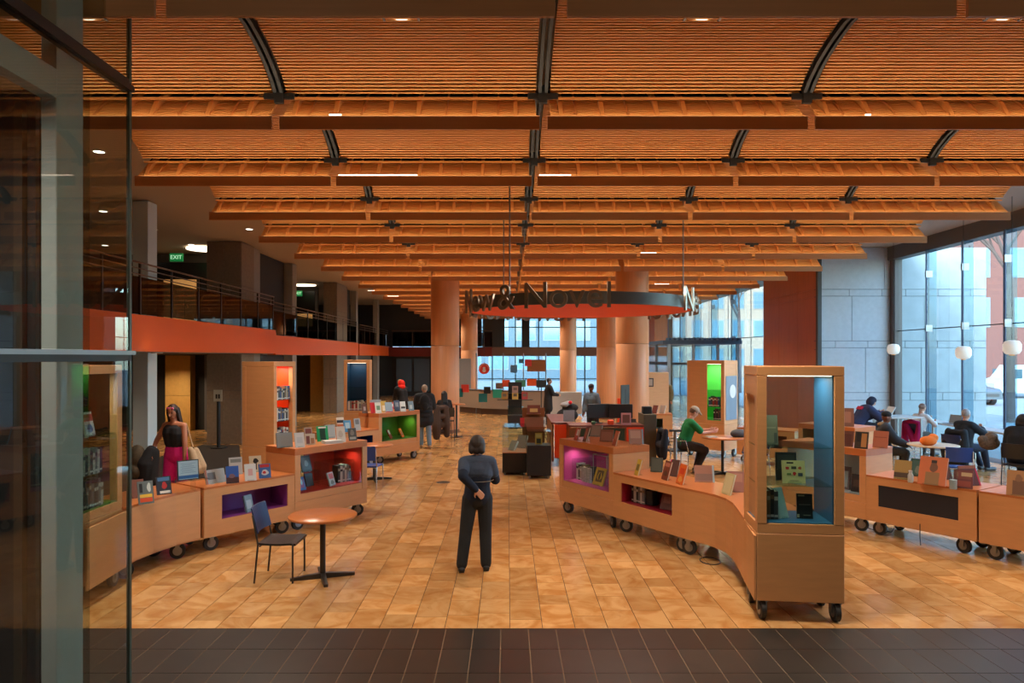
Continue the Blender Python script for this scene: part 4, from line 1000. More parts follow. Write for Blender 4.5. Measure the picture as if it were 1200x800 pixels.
def person(label, loc, yaw, H=1.68, sit=None, lean=0.05, twist=0, head=(0.1, 0), lh=None, rh=None, feet=None, girth=1.0,
           skin=(196, 142, 112), top=(40, 44, 60), sleeve='long', bottom=(34, 34, 36), shoes=(24, 24, 26), hair=(40, 30, 26), hairstyle='short',
           puff=0.0, hem=0.0, hat=None, vox=0.014, crop=False, hips=1.0, yoke=None, elbow=None, knees_out=.03, group=None, hood=None, wide=0, rhand=(0,1,0), lhand=(0,1,0)):
    s = H/1.70
    t = thing('person', label, 'person', loc, yaw, group)
    zp = (sit+0.09*s) if sit else 0.93*s
    pel = V((0, 0, zp)); ax = V((math.sin(twist)*0, math.sin(lean), math.cos(lean)))
    side = V((math.cos(twist), math.sin(twist), 0)); fwd = V((-math.sin(twist), math.cos(twist), 0))
    waist = pel+ax*.16*s; chest = pel+ax*.36*s+fwd*.0; neck = pel+ax*.53*s
    hd_dir = (ax*.7+V((0,0,1))*.5+fwd*.28*head[0]*2).normalized()
    hc = neck+hd_dir*.155*s
    hq = Matrix.Rotation(twist+head[1], 3, 'Z') @ Matrix.Rotation(-head[0], 3, 'X')
    f = hq @ V((0,1,0)); u = hq @ V((0,0,1)); r = hq @ V((1,0,0))
    sh = {k: pel+ax*.46*s+side*k*.165*s*(.5+.5*girth) for k in (-1, 1)}
    hp = {k: pel+side*k*.088*s*hips-V((0,0,.0)) for k in (-1, 1)}
    tl = {-1: lh, 1: rh}; el = {}; wr = {}
    for k in (-1, 1):
        g = V(tl[k]) if tl[k] is not None else sh[k]+V((k*.08*s, .05*s, -.50*s))
        b = elbow[k] if elbow and k in elbow else (k*.5, -1, -.1)
        el[k], wr[k] = ik(sh[k], g, .275*s, .245*s, b)
    ft = feet or ({k: ((k*.10*s, -.02*s, 0) if not sit else (k*.12*s, .42*s, 0)) for k in (-1, 1)})
    kn = {}; an = {}
    for k in (-1, 1):
        a = V(ft[k])+V((0, -.05*s, .085*s))
        kn[k], an[k] = ik(hp[k], a, .43*s, .42*s, (k*knees_out*3, 1, .15 if sit else 0))
    # --- the body: one continuous surface
    b = MB()
    g = girth
    def torso(mb, e, lo=0.0, hi=1.0):
        if lo < .3:
            mb.ell(pel, .155*s*hips+e, .115*s*g+e, .13*s+e)
        mb.cap(pel+side*-.05*s, waist+side*-.045*s, .115*s*g+e, .10*s*g+e, 14); mb.cap(pel+side*.05*s, waist+side*.045*s, .115*s*g+e, .10*s*g+e, 14)
        if hi > .5:
            mb.cap(waist+side*-.045*s, chest+side*-.06*s, .10*s*g+e, .112*s*g+e, 14); mb.cap(waist+side*.045*s, chest+side*.06*s, .10*s*g+e, .112*s*g+e, 14)
            mb.cap(chest+side*-.06*s, pel+ax*.44*s+side*-.10*s, .11*s*g+e, .075*s+e, 12); mb.cap(chest+side*.06*s, pel+ax*.44*s+side*.10*s, .11*s*g+e, .075*s+e, 12)
            mb.cap(sh[-1], pel+ax*.47*s, .056*s+e, .07*s+e, 12); mb.cap(sh[1], pel+ax*.47*s, .056*s+e, .07*s+e, 12)
    torso(b, 0)
    b.cap(pel+ax*.44*s, neck+hd_dir*.05*s, .062*s, .05*s, 12)
    b.ell(hc+u*.01*s, .074*s, .092*s, .108*s, hq); b.ell(hc-u*.055*s+f*.028*s, .052*s, .056*s, .058*s, hq)
    b.cap(hc+f*.086*s+u*.012*s, hc+f*.108*s-u*.022*s, .008*s, .014*s, 8)
    b.cap(hc+f*.082*s-u*.058*s-r*.018*s, hc+f*.082*s-u*.058*s+r*.018*s, .009*s, .009*s, 8)
    for k in (-1, 1):
        b.ell(hc+r*k*.075*s-f*.005*s-u*.008*s, .012*s, .02*s, .032*s, hq)
        b.cap(sh[k], el[k], .050*s*(.6+.4*g), .039*s*(.6+.4*g), 10); b.cap(el[k], wr[k], .039*s*(.6+.4*g), .026*s, 10)
        dirh = (wr[k]-el[k]).normalized()
        hand(b, wr[k], dirh, V(rhand if k == 1 else lhand), s*1.02, .5, k)
        b.cap(hp[k], kn[k], .082*s*hips, .055*s, 12); b.cap(kn[k], an[k], .055*s, .036*s, 12)
        b.cap(an[k], V(ft[k])+V((0, .11*s, .03*s)), .035*s, .026*s, 8)
    live(b.build('body', skin_m(skin), t, True), vox*.72 if vox > .009 else vox*.85, 3)
    e = MB()
    for k in (-1, 1): e.ell(hc+f*.083*s+r*k*.030*s+u*.018*s, .012*s, .008*s, .009*s, hq, 8, 6)
    e.build('eyes', mat('eye_dark', (34, 28, 26), .3), t, True)
    # --- clothes follow the body
    q = MB(); e0 = .014*s+puff
    if crop:
        q.cap(waist+ax*.03*s+side*-.045*s, chest+side*-.06*s, .108*s*g+e0, .118*s*g+e0, 14); q.cap(waist+ax*.03*s+side*.045*s, chest+side*.06*s, .108*s*g+e0, .118*s*g+e0, 14)
        for k in (-1, 1): q.cap(chest+side*k*.06*s, pel+ax*.45*s+side*k*.10*s, .10*s*g+e0, .055*s+e0, 12)
    else:
        torso(q, e0, 0 if not crop else .4)
        if hem:
            for k in (-1, 0, 1): q.cap(pel+side*k*.075*s, pel+side*k*.085*s-V((0,0,hem))+ (fwd*hem*.5 if sit else V((0,0,0))), .105*s+e0, .115*s+e0, 12)
    q.cap(pel+ax*.44*s, neck-ax*.045*s, .066*s+e0*.6, .058*s+e0*.6, 12)
    if hood: q.ell(neck-fwd*.08*s+ax*.01, .13*s, .08*s, .08*s); 
    for k in (-1, 1):
        if sleeve == 'long':
            q.cap(sh[k], el[k], .055*s*(.6+.4*g)+e0, .046*s*(.6+.4*g)+e0, 12); q.cap(el[k], el[k].lerp(wr[k], .96), .046*s*(.6+.4*g)+e0, .034*s+e0*.8, 12)
        elif sleeve == 'short': q.cap(sh[k], sh[k].lerp(el[k], .75), .056*s+e0, .058*s+e0, 12)
    live(q.build('top', cloth_m(top), t, True), vox)
    if yoke:
        y = MB()
        for k in (-1, 1):
            y.cap(chest+ax*-.03*s+side*k*.065*s, pel+ax*.44*s+side*k*.10*s, .112*s*g+e0+.009, .078*s+e0+.009, 14)
            y.cap(sh[k], pel+ax*.47*s, .058*s+e0+.009, .072*s+e0+.009, 12); y.cap(sh[k], sh[k].lerp(el[k], .62), .056*s+e0+.009, .050*s+e0+.009, 12)
        y.cap(chest+side*-.03*s, chest+side*.03*s, .115*s*g+e0+.009, .115*s*g+e0+.009, 12)
        live(y.build('yoke', cloth_m(yoke), t, True), vox)
    l = MB(); e1 = .016*s
    l.ell(pel-ax*.01*s, .158*s*hips+e1, .118*s*g+e1, .12*s+e1)
    for k in (-1, 1): l.cap(pel+side*k*.05*s, pel+ax*.10*s+side*k*.045*s, .115*s*g+e1, .105*s*g+e1, 12)
    for k in (-1, 1):
        l.cap(hp[k], kn[k], .088*s*hips+e1, .062*s+e1+wide*.5, 12); l.cap(kn[k], an[k]+(an[k]-kn[k]).normalized()*-.005*s, .062*s+e1+wide*.5, .050*s+e1*.6+wide, 12)
    live(l.build('trousers', cloth_m(bottom), t, True), vox)
    for k in (-1, 1):
        sh_ = MB(); F = V(ft[k]); 
        sh_.cap(F+V((0,-.09*s,.042*s)), F+V((k*.02*s,.14*s,.036*s)), .046*s, .038*s, 12); sh_.cap(F+V((0,-.06*s,.05*s)), F+V((0,-.05*s,.09*s)), .044*s, .045*s, 12)
        sh_.box(F.x-.036*s, F.x+.036*s, F.y-.10*s, F.y+.14*s, F.z, F.z+.02*s)
        live(sh_.build('shoe', mat('shoe_%d_%d_%d' % shoes, shoes, .5), t, True), vox*.8, 2)
    # --- hair, hats
    if hairstyle:
        h = MB()
        h.ell(hc+u*.028*s-f*.016*s, .084*s, .094*s, .098*s, hq)
        if hairstyle == 'bob':
            h.ell(hc+u*.02*s-f*.022*s, .102*s, .105*s, .108*s, hq)
            for k in (-1, 0, 1): h.cap(hc-f*.035*s+r*k*.055*s, hc-f*.04*s+r*k*.062*s-u*.085*s, .056*s, .048*s, 10)
            for k in (-1, 0, 1): h.cap(hc-f*.045*s+r*k*.045*s+u*.01*s, hc-f*.05*s+r*k*.052*s-u*.075*s, .05*s, .042*s, 10)
            for k in (-1, 1): h.cap(hc+r*k*.07*s+f*.01*s+u*.03*s, hc+r*k*.078*s-u*.065*s, .03*s, .024*s, 8)
            h.cap(hc+f*.05*s+u*.075*s-r*.04*s, hc+f*.05*s+u*.075*s+r*.04*s, .025*s, .025*s, 8)
        elif hairstyle == 'long':
            for k in (-1, 0, 1): h.cap(hc-f*.05*s+r*k*.045*s+u*.02*s, hc-f*.075*s+r*k*.055*s-u*.26*s, .05*s, .036*s, 10)
            for k in (-1, 1): h.cap(hc+r*k*.068*s+u*.04*s, hc+r*k*.085*s-u*.18*s, .03*s, .022*s, 8)
        elif hairstyle == 'bun': h.ell(hc-f*.09*s+u*.02*s, .05*s, .05*s, .05*s); h.cap(hc-f*.08*s, hc-f*.10*s-u*.2*s, .03*s, .016*s, 8)
        live(h.build('hair', mat('hair_%d_%d_%d' % hair, hair, .55, noise=(40, .25, (1, 1, .3))), t, True), vox*.8, 2)
    if hat:
        kind, col = hat; h = MB()
        h.ell(hc+u*.060*s-f*.008*s, .088*s, .102*s, .076*s, hq)
        if kind == 'cap':
            for k in (-1, 0, 1): h.cap(hc+f*.08*s+u*.06*s+r*k*.035*s, hc+f*.155*s+u*.035*s+r*k*.03*s, .022*s, .012*s, 8)
        if kind == 'hood':
            h.ell(hc-f*.03*s-u*.01*s, .10*s, .10*s, .125*s, hq)
        live(h.build('hat' if kind != 'hood' else 'hood', cloth_m(col), t, True), vox*.8, 2)
    t['_h'] = 0; del t['_h']
    return t, dict(pel=pel, ax=ax, side=side, fwd=fwd, hc=hc, neck=neck, sh=sh, el=el, wr=wr, hp=hp, kn=kn, s=s, f=f, u=u, r=r, chest=chest, waist=waist)
def extra(t, name, mb, m, vox=None): 
    o = mb.build(name, m, t, True)
    return live(o, vox, 4) if vox else o
def world_pt(loc, yaw, p):
    c, s_ = math.cos(yaw), math.sin(yaw); return (loc[0]+p[0]*c-p[1]*s_, loc[1]+p[0]*s_+p[1]*c, loc[2]+p[2])

# the woman in the middle of the floor, seen from behind
P, J = person('person from behind in a navy sweater and dark trousers, alone mid floor', (-.36, 8.42, 0), 0.10, H=1.56, lean=.02, head=(.38, -.15),
    lh=(-.03, -.175, .985), rh=(.10, .27, 1.12), elbow={-1: (-.62, -1, 0), 1: (.6, -.6, -.6)}, feet={-1: (-.19, -.02, 0), 1: (.10, .02, 0)}, girth=1.0, hips=1.06,
    skin=(200, 150, 122), top=(20, 28, 46), yoke=(58, 68, 86), bottom=(30, 31, 33), hair=(46, 34, 28), hairstyle='bob', vox=.0085, hem=.0, wide=.012, puff=.004, lhand=(0,-1,.2))
s_ = J['s']
m = MB(); m.cap(J['hc']+J['f']*.075-J['u']*.05+J['r']*.03, J['hc']+J['f']*.05-J['u']*.05+J['r']*.07, .03, .02, 10); m.cap(J['hc']+J['f']*.085-J['u']*.05-J['r']*.02, J['hc']+J['f']*.085-J['u']*.05+J['r']*.03, .035, .035, 10)
extra(P, 'face_mask', m, cloth_m((104, 120, 150)))
m = MB()
c0 = J['chest']+J['ax']*-.115
n_ = 16
for i in range(n_):
    a0, a1 = PI+PI*i/n_, PI+PI*(i+1)/n_
    rx, ry = .19, .155
    m.cap(c0+J['side']*rx*math.cos(a0)+J['fwd']*ry*math.sin(a0), c0+J['side']*rx*math.cos(a1)+J['fwd']*ry*math.sin(a1), .004, .004, 6)
extra(P, 'seam', m, cloth_m((140, 132, 112)))

# woman in pink trousers behind the curved case
def chain(mb, pts, rs, n=10):
    for i in range(len(pts)-1): mb.cap(pts[i], pts[i+1], rs[i], rs[i+1], n)
    return mb
P, J = person('person in a black crop top and pink trousers carrying a coat', (-5.35, 11.45, 0), PI-.30, H=1.74, lean=.10, head=(.35, .25),
    lh=(-.24, .10, .86), rh=(.24, .26, 1.02), feet={-1: (-.13, 0, 0), 1: (.10, .12, 0)}, girth=1.1, hips=1.12, skin=(178, 116, 86), top=(36, 36, 40), sleeve='none', crop=True,
    bottom=(226, 34, 138), hair=(40, 26, 22), hairstyle='long', shoes=(190, 186, 180), wide=.03, vox=.011, elbow={1: (1, -.6, -.4), -1: (-1, -.5, 0)})
m = MB()
for k in (-1, 1): m.ell(J['hc']+J['u']*.085+J['f']*.055+J['r']*k*.035, .03, .016, .02)
m.cap(J['hc']+J['u']*.085+J['f']*.06-J['r']*.03, J['hc']+J['u']*.085+J['f']*.06+J['r']*.03, .006, .006)
extra(P, 'sunglasses', m, mat('sunglass_pink', (206, 90, 130), .3))
w = J['wr'][1]
P2 = MB(); chain(P2, [V(w)+V((0,.03,.03)), V(w)+V((.06,.06,-.18)), V(w)+V((.06,.07,-.52))], [.08, .15, .11], 12); P2.cap(V(w)+V((-.05,0,0)), V(w)+V((-.06,.05,-.45)), .07, .09)
o = live(P2.build('coat', cloth_m((30, 30, 34)), None, True, loc=(-5.35, 11.45, 0), rz=PI-.30), .014); tag(o, 'black coat hanging over the arm of the person in pink', 'coat')
P2 = MB(); P2.ell(V(w)+V((.20,.10,-.12)), .15, .13, .24); P2.ell(V(w)+V((.18,.17,-.30)), .13, .10, .12)
o = live(P2.build('backpack', mat('bag_olive', (72, 60, 42), .8, noise=(14, .4)), None, True, loc=(-5.35, 11.45, 0), rz=PI-.30), .014); tag(o, 'brown patterned backpack held by the person in pink trousers', 'bag')
w = J['wr'][-1]
P2 = MB(); P2.cap(V(w)+V((-.10,-.02,.16)), V(w)+V((-.13,-.10,-.16)), .05, .09); P2.cap(V(w)+V((-.10,-.14,.14)), V(w)+V((-.15,-.2,-.14)), .05, .09); P2.cap(V(w)+V((-.12,-.02,-.2)), V(w)+V((-.15,-.22,-.18)), .07, .07); P2.cap(V(w)+V((-.10,-.08,.2)), V(J['sh'][-1])+V((-.03,-.02,.05)), .014, .014)
o = live(P2.build('tote_bag', cloth_m((182, 156, 124)), None, True, loc=(-5.35, 11.45, 0), rz=PI-.30), .014); tag(o, 'tan shoulder tote bag behind the person in pink trousers', 'bag')

# person in a black puffer with a backpack, by the left column
P, J = person('person in black puffer jacket and pale jeans, beside the left column', (-2.32, 19.75, 0), .15, H=1.72, lean=.05, head=(.2, .3), lh=(-.15,.28,1.05), rh=(.16,.3,1.05), feet={-1: (-.09, .06, 0), 1: (.13, -.10, 0)},
    top=(28, 29, 32), bottom=(104, 128, 146), shoes=(150, 120, 86), hair=(150, 132, 112), hairstyle='short', puff=.05, hem=.20, vox=.016, girth=1.05)
m = MB()
for z in (.05, .16, .27, .38): m.lathe([(.19, z-.02), (.225, z+.02), (.215, z+.08), (.19, z+.1)], J['pel']-V((0,0,.12)), 16)
extra(P, 'quilting', m, cloth_m((32, 33, 37)))
o = live(MB().ell((0,-.24,1.28), .15, .09, .22).ell((0,-.30,1.18), .10, .06, .12).build('backpack', cloth_m((24, 24, 27)), None, True, loc=(-2.32, 19.75, 0), rz=.15), .014)
tag(o, 'black backpack worn over the black puffer jacket', 'bag')
P, J = person('dark haired person seated at the high chair by the left column', (-1.92, 21.6, 0), .3, H=1.66, sit=.62, lean=.12, head=(.25, 0), hair=(24, 20, 20), hairstyle='long', top=(36, 34, 36), bottom=(40, 36, 36), vox=.016, feet={-1: (-.1, .36, .25), 1: (.1, .36, .25)}, lh=(-.12,.34,.98), rh=(.12,.34,.98))
make_chair('high dark chair beside the left column', (-1.90, 21.55, 0), .3, SEATB, GUN, GUN, sh=.62)
o = live(chain(chain(MB(), [(-.14,0,1.0), (-.16,-.03,.5), (-.15,.02,.16)], [.10, .15, .12]), [(.12,0,1.0), (.14,-.03,.5), (.16,.02,.2)], [.09, .13, .10]).cap((-.14,0,1.0),(.14,0,1.0),.08,.08).cap((-.14,-.03,.75),(.14,-.03,.75),.09,.09).cap((-.14,-.03,.5),(.14,-.03,.5),.1,.1).cap((-.1,0,.28),(.12,0,.3),.08,.08).build('coat', cloth_m((74, 56, 46)), None, True, loc=(-1.98, 21.22, 0), rz=.3), .016)
tag(o, 'brown coat draped down the back of the high chair', 'coat')
t = thing('high_table', 'small high table beside the left column', 'table', (-1.62, 22.4, 0)); MB().lathe([(.26,1.02),(.28,1.03),(.26,1.05)], n=24).build('tabletop', MWT, t); MB().cyl((0,0,.02),(0,0,1.02),.03).build('pole', GUN, t); MB().cyl((0,0,0),(0,0,.02),.2,n=20).build('base_plate', GUN, t)
# person with a red hood behind the green niche case
P, J = person('person in a black coat with a bright red hood, leaning', (-3.72, 25.2, 0), .7, H=1.72, lean=.30, head=(.5, .3), top=(26, 25, 28), bottom=(32, 32, 36), hair=(170, 130, 80), vox=.018, puff=.03, hem=.12, lh=(-.1,.45,.95), rh=(.12,.45,.95))
m = MB(); m.ell(J['hc']-J['f']*.05-J['u']*.06, .135, .12, .15); m.ell(J['neck']-J['fwd']*.06, .15, .1, .1); extra(P, 'hood', m, cloth_m((232, 40, 22)), .016)
# man in green
P, J = person('person in a green T-shirt and pale cap reading at a round table', (3.86, 15.55, 0), -PI/2+.08, H=1.82, sit=.52, lean=.30, head=(.55, 0), skin=(206, 144, 118), top=(18, 118, 62), sleeve='short', bottom=(52, 44, 40), shoes=(140, 128, 116), hair=(96, 70, 54), hairstyle='short',
    hat=('cap', (172, 156, 138)), lh=(-.10, .62, .92), rh=(.14, .60, .90), feet={-1: (-.12, .38, 0.0), 1: (.12, .30, 0.0)}, vox=.012, elbow={-1: (-.5, -.6, -1), 1: (.5, -.6, -1)})
o = live(chain(chain(MB(), [(-.2,-.30,.92), (-.2,-.34,.6), (-.16,-.32,.36)], [.06,.09,.07]), [(.2,-.30,.92), (.2,-.34,.6), (.14,-.32,.36)], [.06,.09,.07]).cap((-.2,-.30,.9), (.2,-.30,.9), .06, .06).cap((-.18,-.34,.6), (.18,-.34,.6), .08, .08).build('jacket', cloth_m((26, 30, 40)), None, True, loc=(3.70, 15.55, 0), rz=-PI/2+.08), .014)
tag(o, 'navy jacket hung on the chair of the man in green', 'jacket')
o = live(MB().ell((0,0,.07), .2, .13, .10).ell((.12,.02,.05), .13, .1, .07).build('bag', cloth_m((84, 86, 90)), None, True, loc=(5.0, 15.32, .80), rz=.2), .014); tag(o, 'grey bag lying on the round table of the man in green', 'bag')
# standing figure by the info desk, and the stroller group
P, J = person('person in a long black coat standing by the white counter', (1.52, 26.6, 0), -1.3, H=1.70, lean=.05, head=(.15, 0), top=(26, 26, 29), bottom=(30, 30, 33), hair=(34, 26, 24), hem=.35, vox=.018, puff=.02, lh=(-.1,.35,1.1), rh=(.12,.35,1.1))
P, J = person('person in a patterned blue jacket and dark cap behind the service desk', (2.55, 21.4, 0), 2.6, H=1.68, lean=.1, head=(.2, 0), top=(88, 108, 128), bottom=(40, 40, 46), skin=(120, 80, 62), hat=('beanie', (34, 32, 34)), hair=(30,24,22), vox=.018, puff=.02)
st = thing('stroller', 'black pushchair piled with bags behind the service desk', 'pushchair', (1.85, 22.0, 0))
live(MB().ell((0,0,.72), .34, .3, .22).ell((.1,.1,.95), .26, .22, .14).build('seat_pod', cloth_m((28, 28, 31)), st, True), .02)
live(MB().ell((-.1,-.1,1.05), .14, .12, .08).ell((.02,-.05,1.1), .1, .1, .07).build('blanket', cloth_m((150, 150, 156)), st, True), .02)
live(MB().ell((.08,-.12,1.12), .07, .06, .06).build('red_scarf', cloth_m((200, 36, 48)), st, True), .02)
MB().tube([(-.3,-.3,.1),(-.25,.2,.6),(.3,.42,1.02)], .014).tube([(.3,-.3,.1),(.25,.2,.6),(.3,.42,1.02)], .014).build('frame', GUN, st)
for x in (-.3, .3):
    for y in (-.3, .3): MB().cyl((x-.02,y,.1),(x+.02,y,.1),.1,n=16).build('wheel', RUBBER, st, True)
make_chair('black chair behind the service desk, right of the pushchair', (3.2, 18.6, 0), PI, SEATB, SEATB, GUN, sh=.5, arms=True)
P, J = person('person in an olive jacket far back, right of the thickest column', (6.05, 27.0, 0), 2.4, H=1.70, lean=.03, head=(.1, 0), top=(88, 84, 60), bottom=(60, 56, 54), hair=(40, 30, 26), vox=.02, puff=.02)
# right seating area
P, J = person('person in a navy hooded jacket with a red patch, reading at high table', (8.85, 18.0, 0), -PI/2, H=1.74, sit=.72, lean=.62, head=(.5, 0), top=(34, 44, 78), bottom=(30, 34, 48), hairstyle=None, hat=('hood', (30, 36, 60)), puff=.045, vox=.016, lh=(-.1,.62,1.10), rh=(.12,.62,1.10), feet={-1: (-.1,.34,.3), 1: (.1,.34,.3)})
m = MB(); nb = J['side'].cross(J['ax']); c = J['chest']+nb*.165+J['ax']*.03; m.obox(c, J['side'], J['ax'], nb, .12, .045, .02); extra(P, 'red_patch', m, cloth_m((170, 30, 60)))
o = MB(); o.T = Matrix.Rotation(-.5, 4, 'X'); o = o.cbox(-.17,.17,-.01,.01,0,.26,.004).build('newspaper', mat('newsprint', (206, 214, 214), .8), None, loc=(9.62, 17.95, 1.04), rz=-PI/2); tag(o, 'open pale newspaper held on the white high table', 'newspaper')
P, J = person('person in a black beanie and black jacket at the pale round table', (8.02, 15.18, 0), -PI/2-.35, H=1.74, sit=.45, lean=.12, head=(.12, .1), skin=(112, 66, 46), top=(36, 36, 40), bottom=(50, 48, 44), hairstyle=None, hat=('beanie', (22, 22, 25)), puff=.04, vox=.014, lh=(-.16,.44,.68), rh=(.12,.44,.68))
m = MB(); m.ell(J['neck']-J['fwd']*.05, .14, .11, .06); extra(P, 'fur_collar', m, cloth_m((120, 100, 70)), .014)
P, J = person('person in a white top with tied hair, facing a laptop', (10.5, 18.1, 0), -1.15, H=1.66, sit=.48, lean=.22, head=(.25, 0), skin=(206, 156, 130), top=(206, 204, 200), bottom=(90, 86, 80), hair=(120, 84, 62), hairstyle='bun', vox=.014, lh=(-.1,.42,.92), rh=(.2,.36,.86))
o = live(chain(MB(), [(-.22,0,.86), (0,-.05,.9), (.22,0,.86)], [.05,.06,.05]).cap((-.2,-.02,.82), (-.16,-.04,.36), .06, .09).cap((.2,-.02,.82), (.16,-.04,.36), .06, .09).cap((-.1,-.06,.8), (.1,-.06,.4), .06, .09).build('jacket', cloth_m((176, 20, 96)), None, True, loc=(10.22, 17.9, 0), rz=-1.15), .014); tag(o, 'magenta jacket hung on the chair by the window ledge', 'jacket')
t = thing('laptop', 'open laptop on the white window ledge', 'laptop', (11.12, 17.75, .852), -1.2); MB().cbox(-.16,.16,-.11,.11,0,.015,.003).build('keyboard', mat('laptop_grey', (120, 120, 122), .4), t)
b = MB(); b.T = Matrix.Translation((0,.11,.012)) @ Matrix.Rotation(-.3, 4, 'X'); b.cbox(-.16,.16,0,.01,0,.22,.003).build('screen', mat('laptop_lid', (132, 130, 122), .4), t)
P, J = person('bald person in black with a phone, chair hung with a coat', (10.1, 15.7, 0), -1.25, H=1.76, sit=.45, lean=.10, head=(.25, 0), skin=(196, 146, 122), top=(28, 30, 36), bottom=(34, 40, 60), hair=(150, 140, 134), hairstyle='short', vox=.014, lh=(-.1,.42,.92), rh=(.12,.40,.94), feet={-1: (-.1, .7, 0), 1: (.12, .62, 0)}, shoes=(60, 60, 64), puff=.02)
o = live(chain(chain(MB(), [(-.18,0,.9), (-.2,-.05,.5), (-.18,-.02,.18)], [.07,.12,.10]), [(.18,0,.9), (.2,-.05,.5), (.18,-.02,.18)], [.07,.12,.10]).cap((-.18,-.02,.88), (.18,-.02,.88), .07, .07).cap((-.15,-.06,.5), (.15,-.06,.5), .1, .1).cap((-.14,-.03,.24), (.14,-.03,.24), .09, .09).build('coat', cloth_m((22, 23, 27)), None, True, loc=(9.82, 15.5, 0), rz=-1.2), .016); tag(o, 'long black coat hung over a chair by the bald person', 'coat')
P, J = person('person in a dark coat cut off by the right picture edge', (9.62, 13.3, 0), -.9, H=1.74, sit=.55, lean=.25, head=(.35, 0), top=(26, 27, 31), bottom=(30, 32, 38), hair=(30, 26, 26), hairstyle='bob', puff=.05, vox=.014, lh=(-.12,.4,.85), rh=(.14,.4,.85), feet={-1: (-.1, .5, .1), 1: (.12, .45, .1)})
o = live(MB().ell((0,0,.14), .20, .13, .14).ell((.08,.06,.25), .12, .10, .1).ell((-.12,.0,.2), .1, .1, .09).ell((.02,-.06,.24), .1, .08, .08).build('fur_bag', mat('fur_brown', (104, 84, 66), .95, noise=(30, .4)), None, True, loc=(9.35, 13.75, .72)), .014); tag(o, 'brown fur bundle beside the person at the right edge', 'bag')
o = live(MB().ell((0,0,.12), .3, .2, .13).build('floor_bag', cloth_m((34, 32, 32)), None, True, loc=(8.9, 12.2, .0)), .014); tag(o, 'dark bag on the floor behind the navy panel case', 'bag')
# ================================================================== BOOKS AND SMALL THINGS
def at(px, py, z):
    """the point of the horizontal surface at height z that stands at this spot of the 1200x800 frame"""
    y = FPX*(CAM_H-z)/(py-VY); return ((px-VX)/FPX*y, y, z)
PAPER = mat('page_block', (206, 198, 182), .8)
def cm(c): return mat('cover_%d_%d_%d' % c, c, .38)
def book(label, loc, rz, w, h, c, design=None, t=.022, tilt=.28, group=None, stand=True):
    """a closed book leaning back on a small clear stand; faces local -y"""
    o = thing('book', label, 'book', loc, rz, group)
    def B():
        m = MB(); m.T = Matrix.Rotation(-tilt, 4, 'X'); return m
    e = .003
    m = B().box(-w/2, w/2, 0, e, 0, h).box(-w/2, w/2, t-e, t, 0, h).box(-w/2, -w/2+e, e, t-e, 0, h)
    mats = [cm(c)]; d = design or []
    for k, (x0, x1, z0, z1, col) in enumerate(d):
        if col == 'o': continue
        mats.append(cm(col))
        if k > 0 and x0 > .12 and x1 < .88 and z1-z0 > .12:      # a picture: an oval figure instead of a block
            pts = []; mm = MB(); N_ = 14
            for q in range(N_):
                a = 2*PI*q/N_; pts.append((-w/2+w*((x0+x1)/2+(x1-x0)/2*math.cos(a)*(1+.18*math.cos(3*a+k))), -.0006*(k+1), h*((z0+z1)/2+(z1-z0)/2*math.sin(a))))
            m._add(pts, [tuple(range(N_))], len(mats)-1); continue
        m.box(-w/2+w*x0, -w/2+w*x1, -.0006*(k+1), 0, h*z0, h*z1, len(mats)-1)
    m.build('cover', mats, o)
    B().box(-w/2+e, w/2-.004, e, t-e, .004, h-.004).build('pages', PAPER, o)
    if stand: 
        m = MB(); m.T = Matrix.Rotation(0, 4, 'X'); m.box(-w*.3, w*.3, -.012, .09, 0, .003).box(-w*.3, w*.3, -.015, -.012, 0, .02); m.build('stand', CLEAR, o)
    return o
def bands(title, *rest): return [(.12,.88,.70,.84,title)]+list(rest)
K, W_, RD, YL, TL, OR, NV, GY, CR = (30,30,32), (214,212,206), (176,36,36), (220,176,60), (52,120,116), (214,104,40), (34,52,92), (130,136,140), (206,190,156)
YLf = A_LA   # books on the left cases face local -y
# -- left: curved case
cv = 0.55
book('thin brown book standing nearest the vestibule glass on the curved case', at(163,583,LOWZ), .9, .15, .22, (120,70,48))
book('book with yellow and red bands on the curved case, beside the vestibule glass', at(172,590,LOWZ), .75, .165, .26, (96,104,104), [(.1,.9,.28,.42,YL),(.1,.9,.08,.26,(206,74,36)),(.1,.3,.5,.9,K),(.6,.85,.5,.92,(190,196,190))])
book('dark book with a red figure on the curved case, middle', at(193,579,LOWZ), .75, .17, .22, (38,44,58), [(.1,.9,.75,.95,(70,110,150)),(.35,.7,.3,.7,(170,46,46)),(.2,.9,.06,.2,W_)])
t = thing('riser', 'clear acrylic riser on the curved case carrying the notice', 'riser', at(221,575,LOWZ), .75)
MB().box(-.24,.24,-.09,.09,.13,.136).build('riser_top', CLEAR, t); MB().box(-.24,-.234,-.09,.09,0,.13).build('leg', CLEAR, t); MB().box(.05,.056,-.09,.09,0,.13).build('leg', CLEAR, t)
t = thing('notice', 'pale blue framed notice standing on the acrylic riser', 'notice', (t.location.x, t.location.y, LOWZ+.138), .75)
m = MB(); m.T = Matrix.Rotation(-.1, 4, 'X'); m.box(-.13,.13,0,.012,0,.25).build('frame', K and mat('notice_frame', (44,50,54), .4), t)
m = MB(); m.T = Matrix.Rotation(-.1, 4, 'X'); m.box(-.118,.118,-.002,0,.012,.238).box(-.118,.118,-.003,-.002,.02,.06,1)
for i in range(7): m.box(-.09+.01*(i%2), .09-.02*(i%3), -.003, -.002, .09+.019*i, .095+.019*i, 2)
m.build('sheet', [mat('notice_sheet', (150,176,192), .5), mat('notice_blue', (36,84,140), .5), mat('notice_ink', (104,128,150), .5)], t)
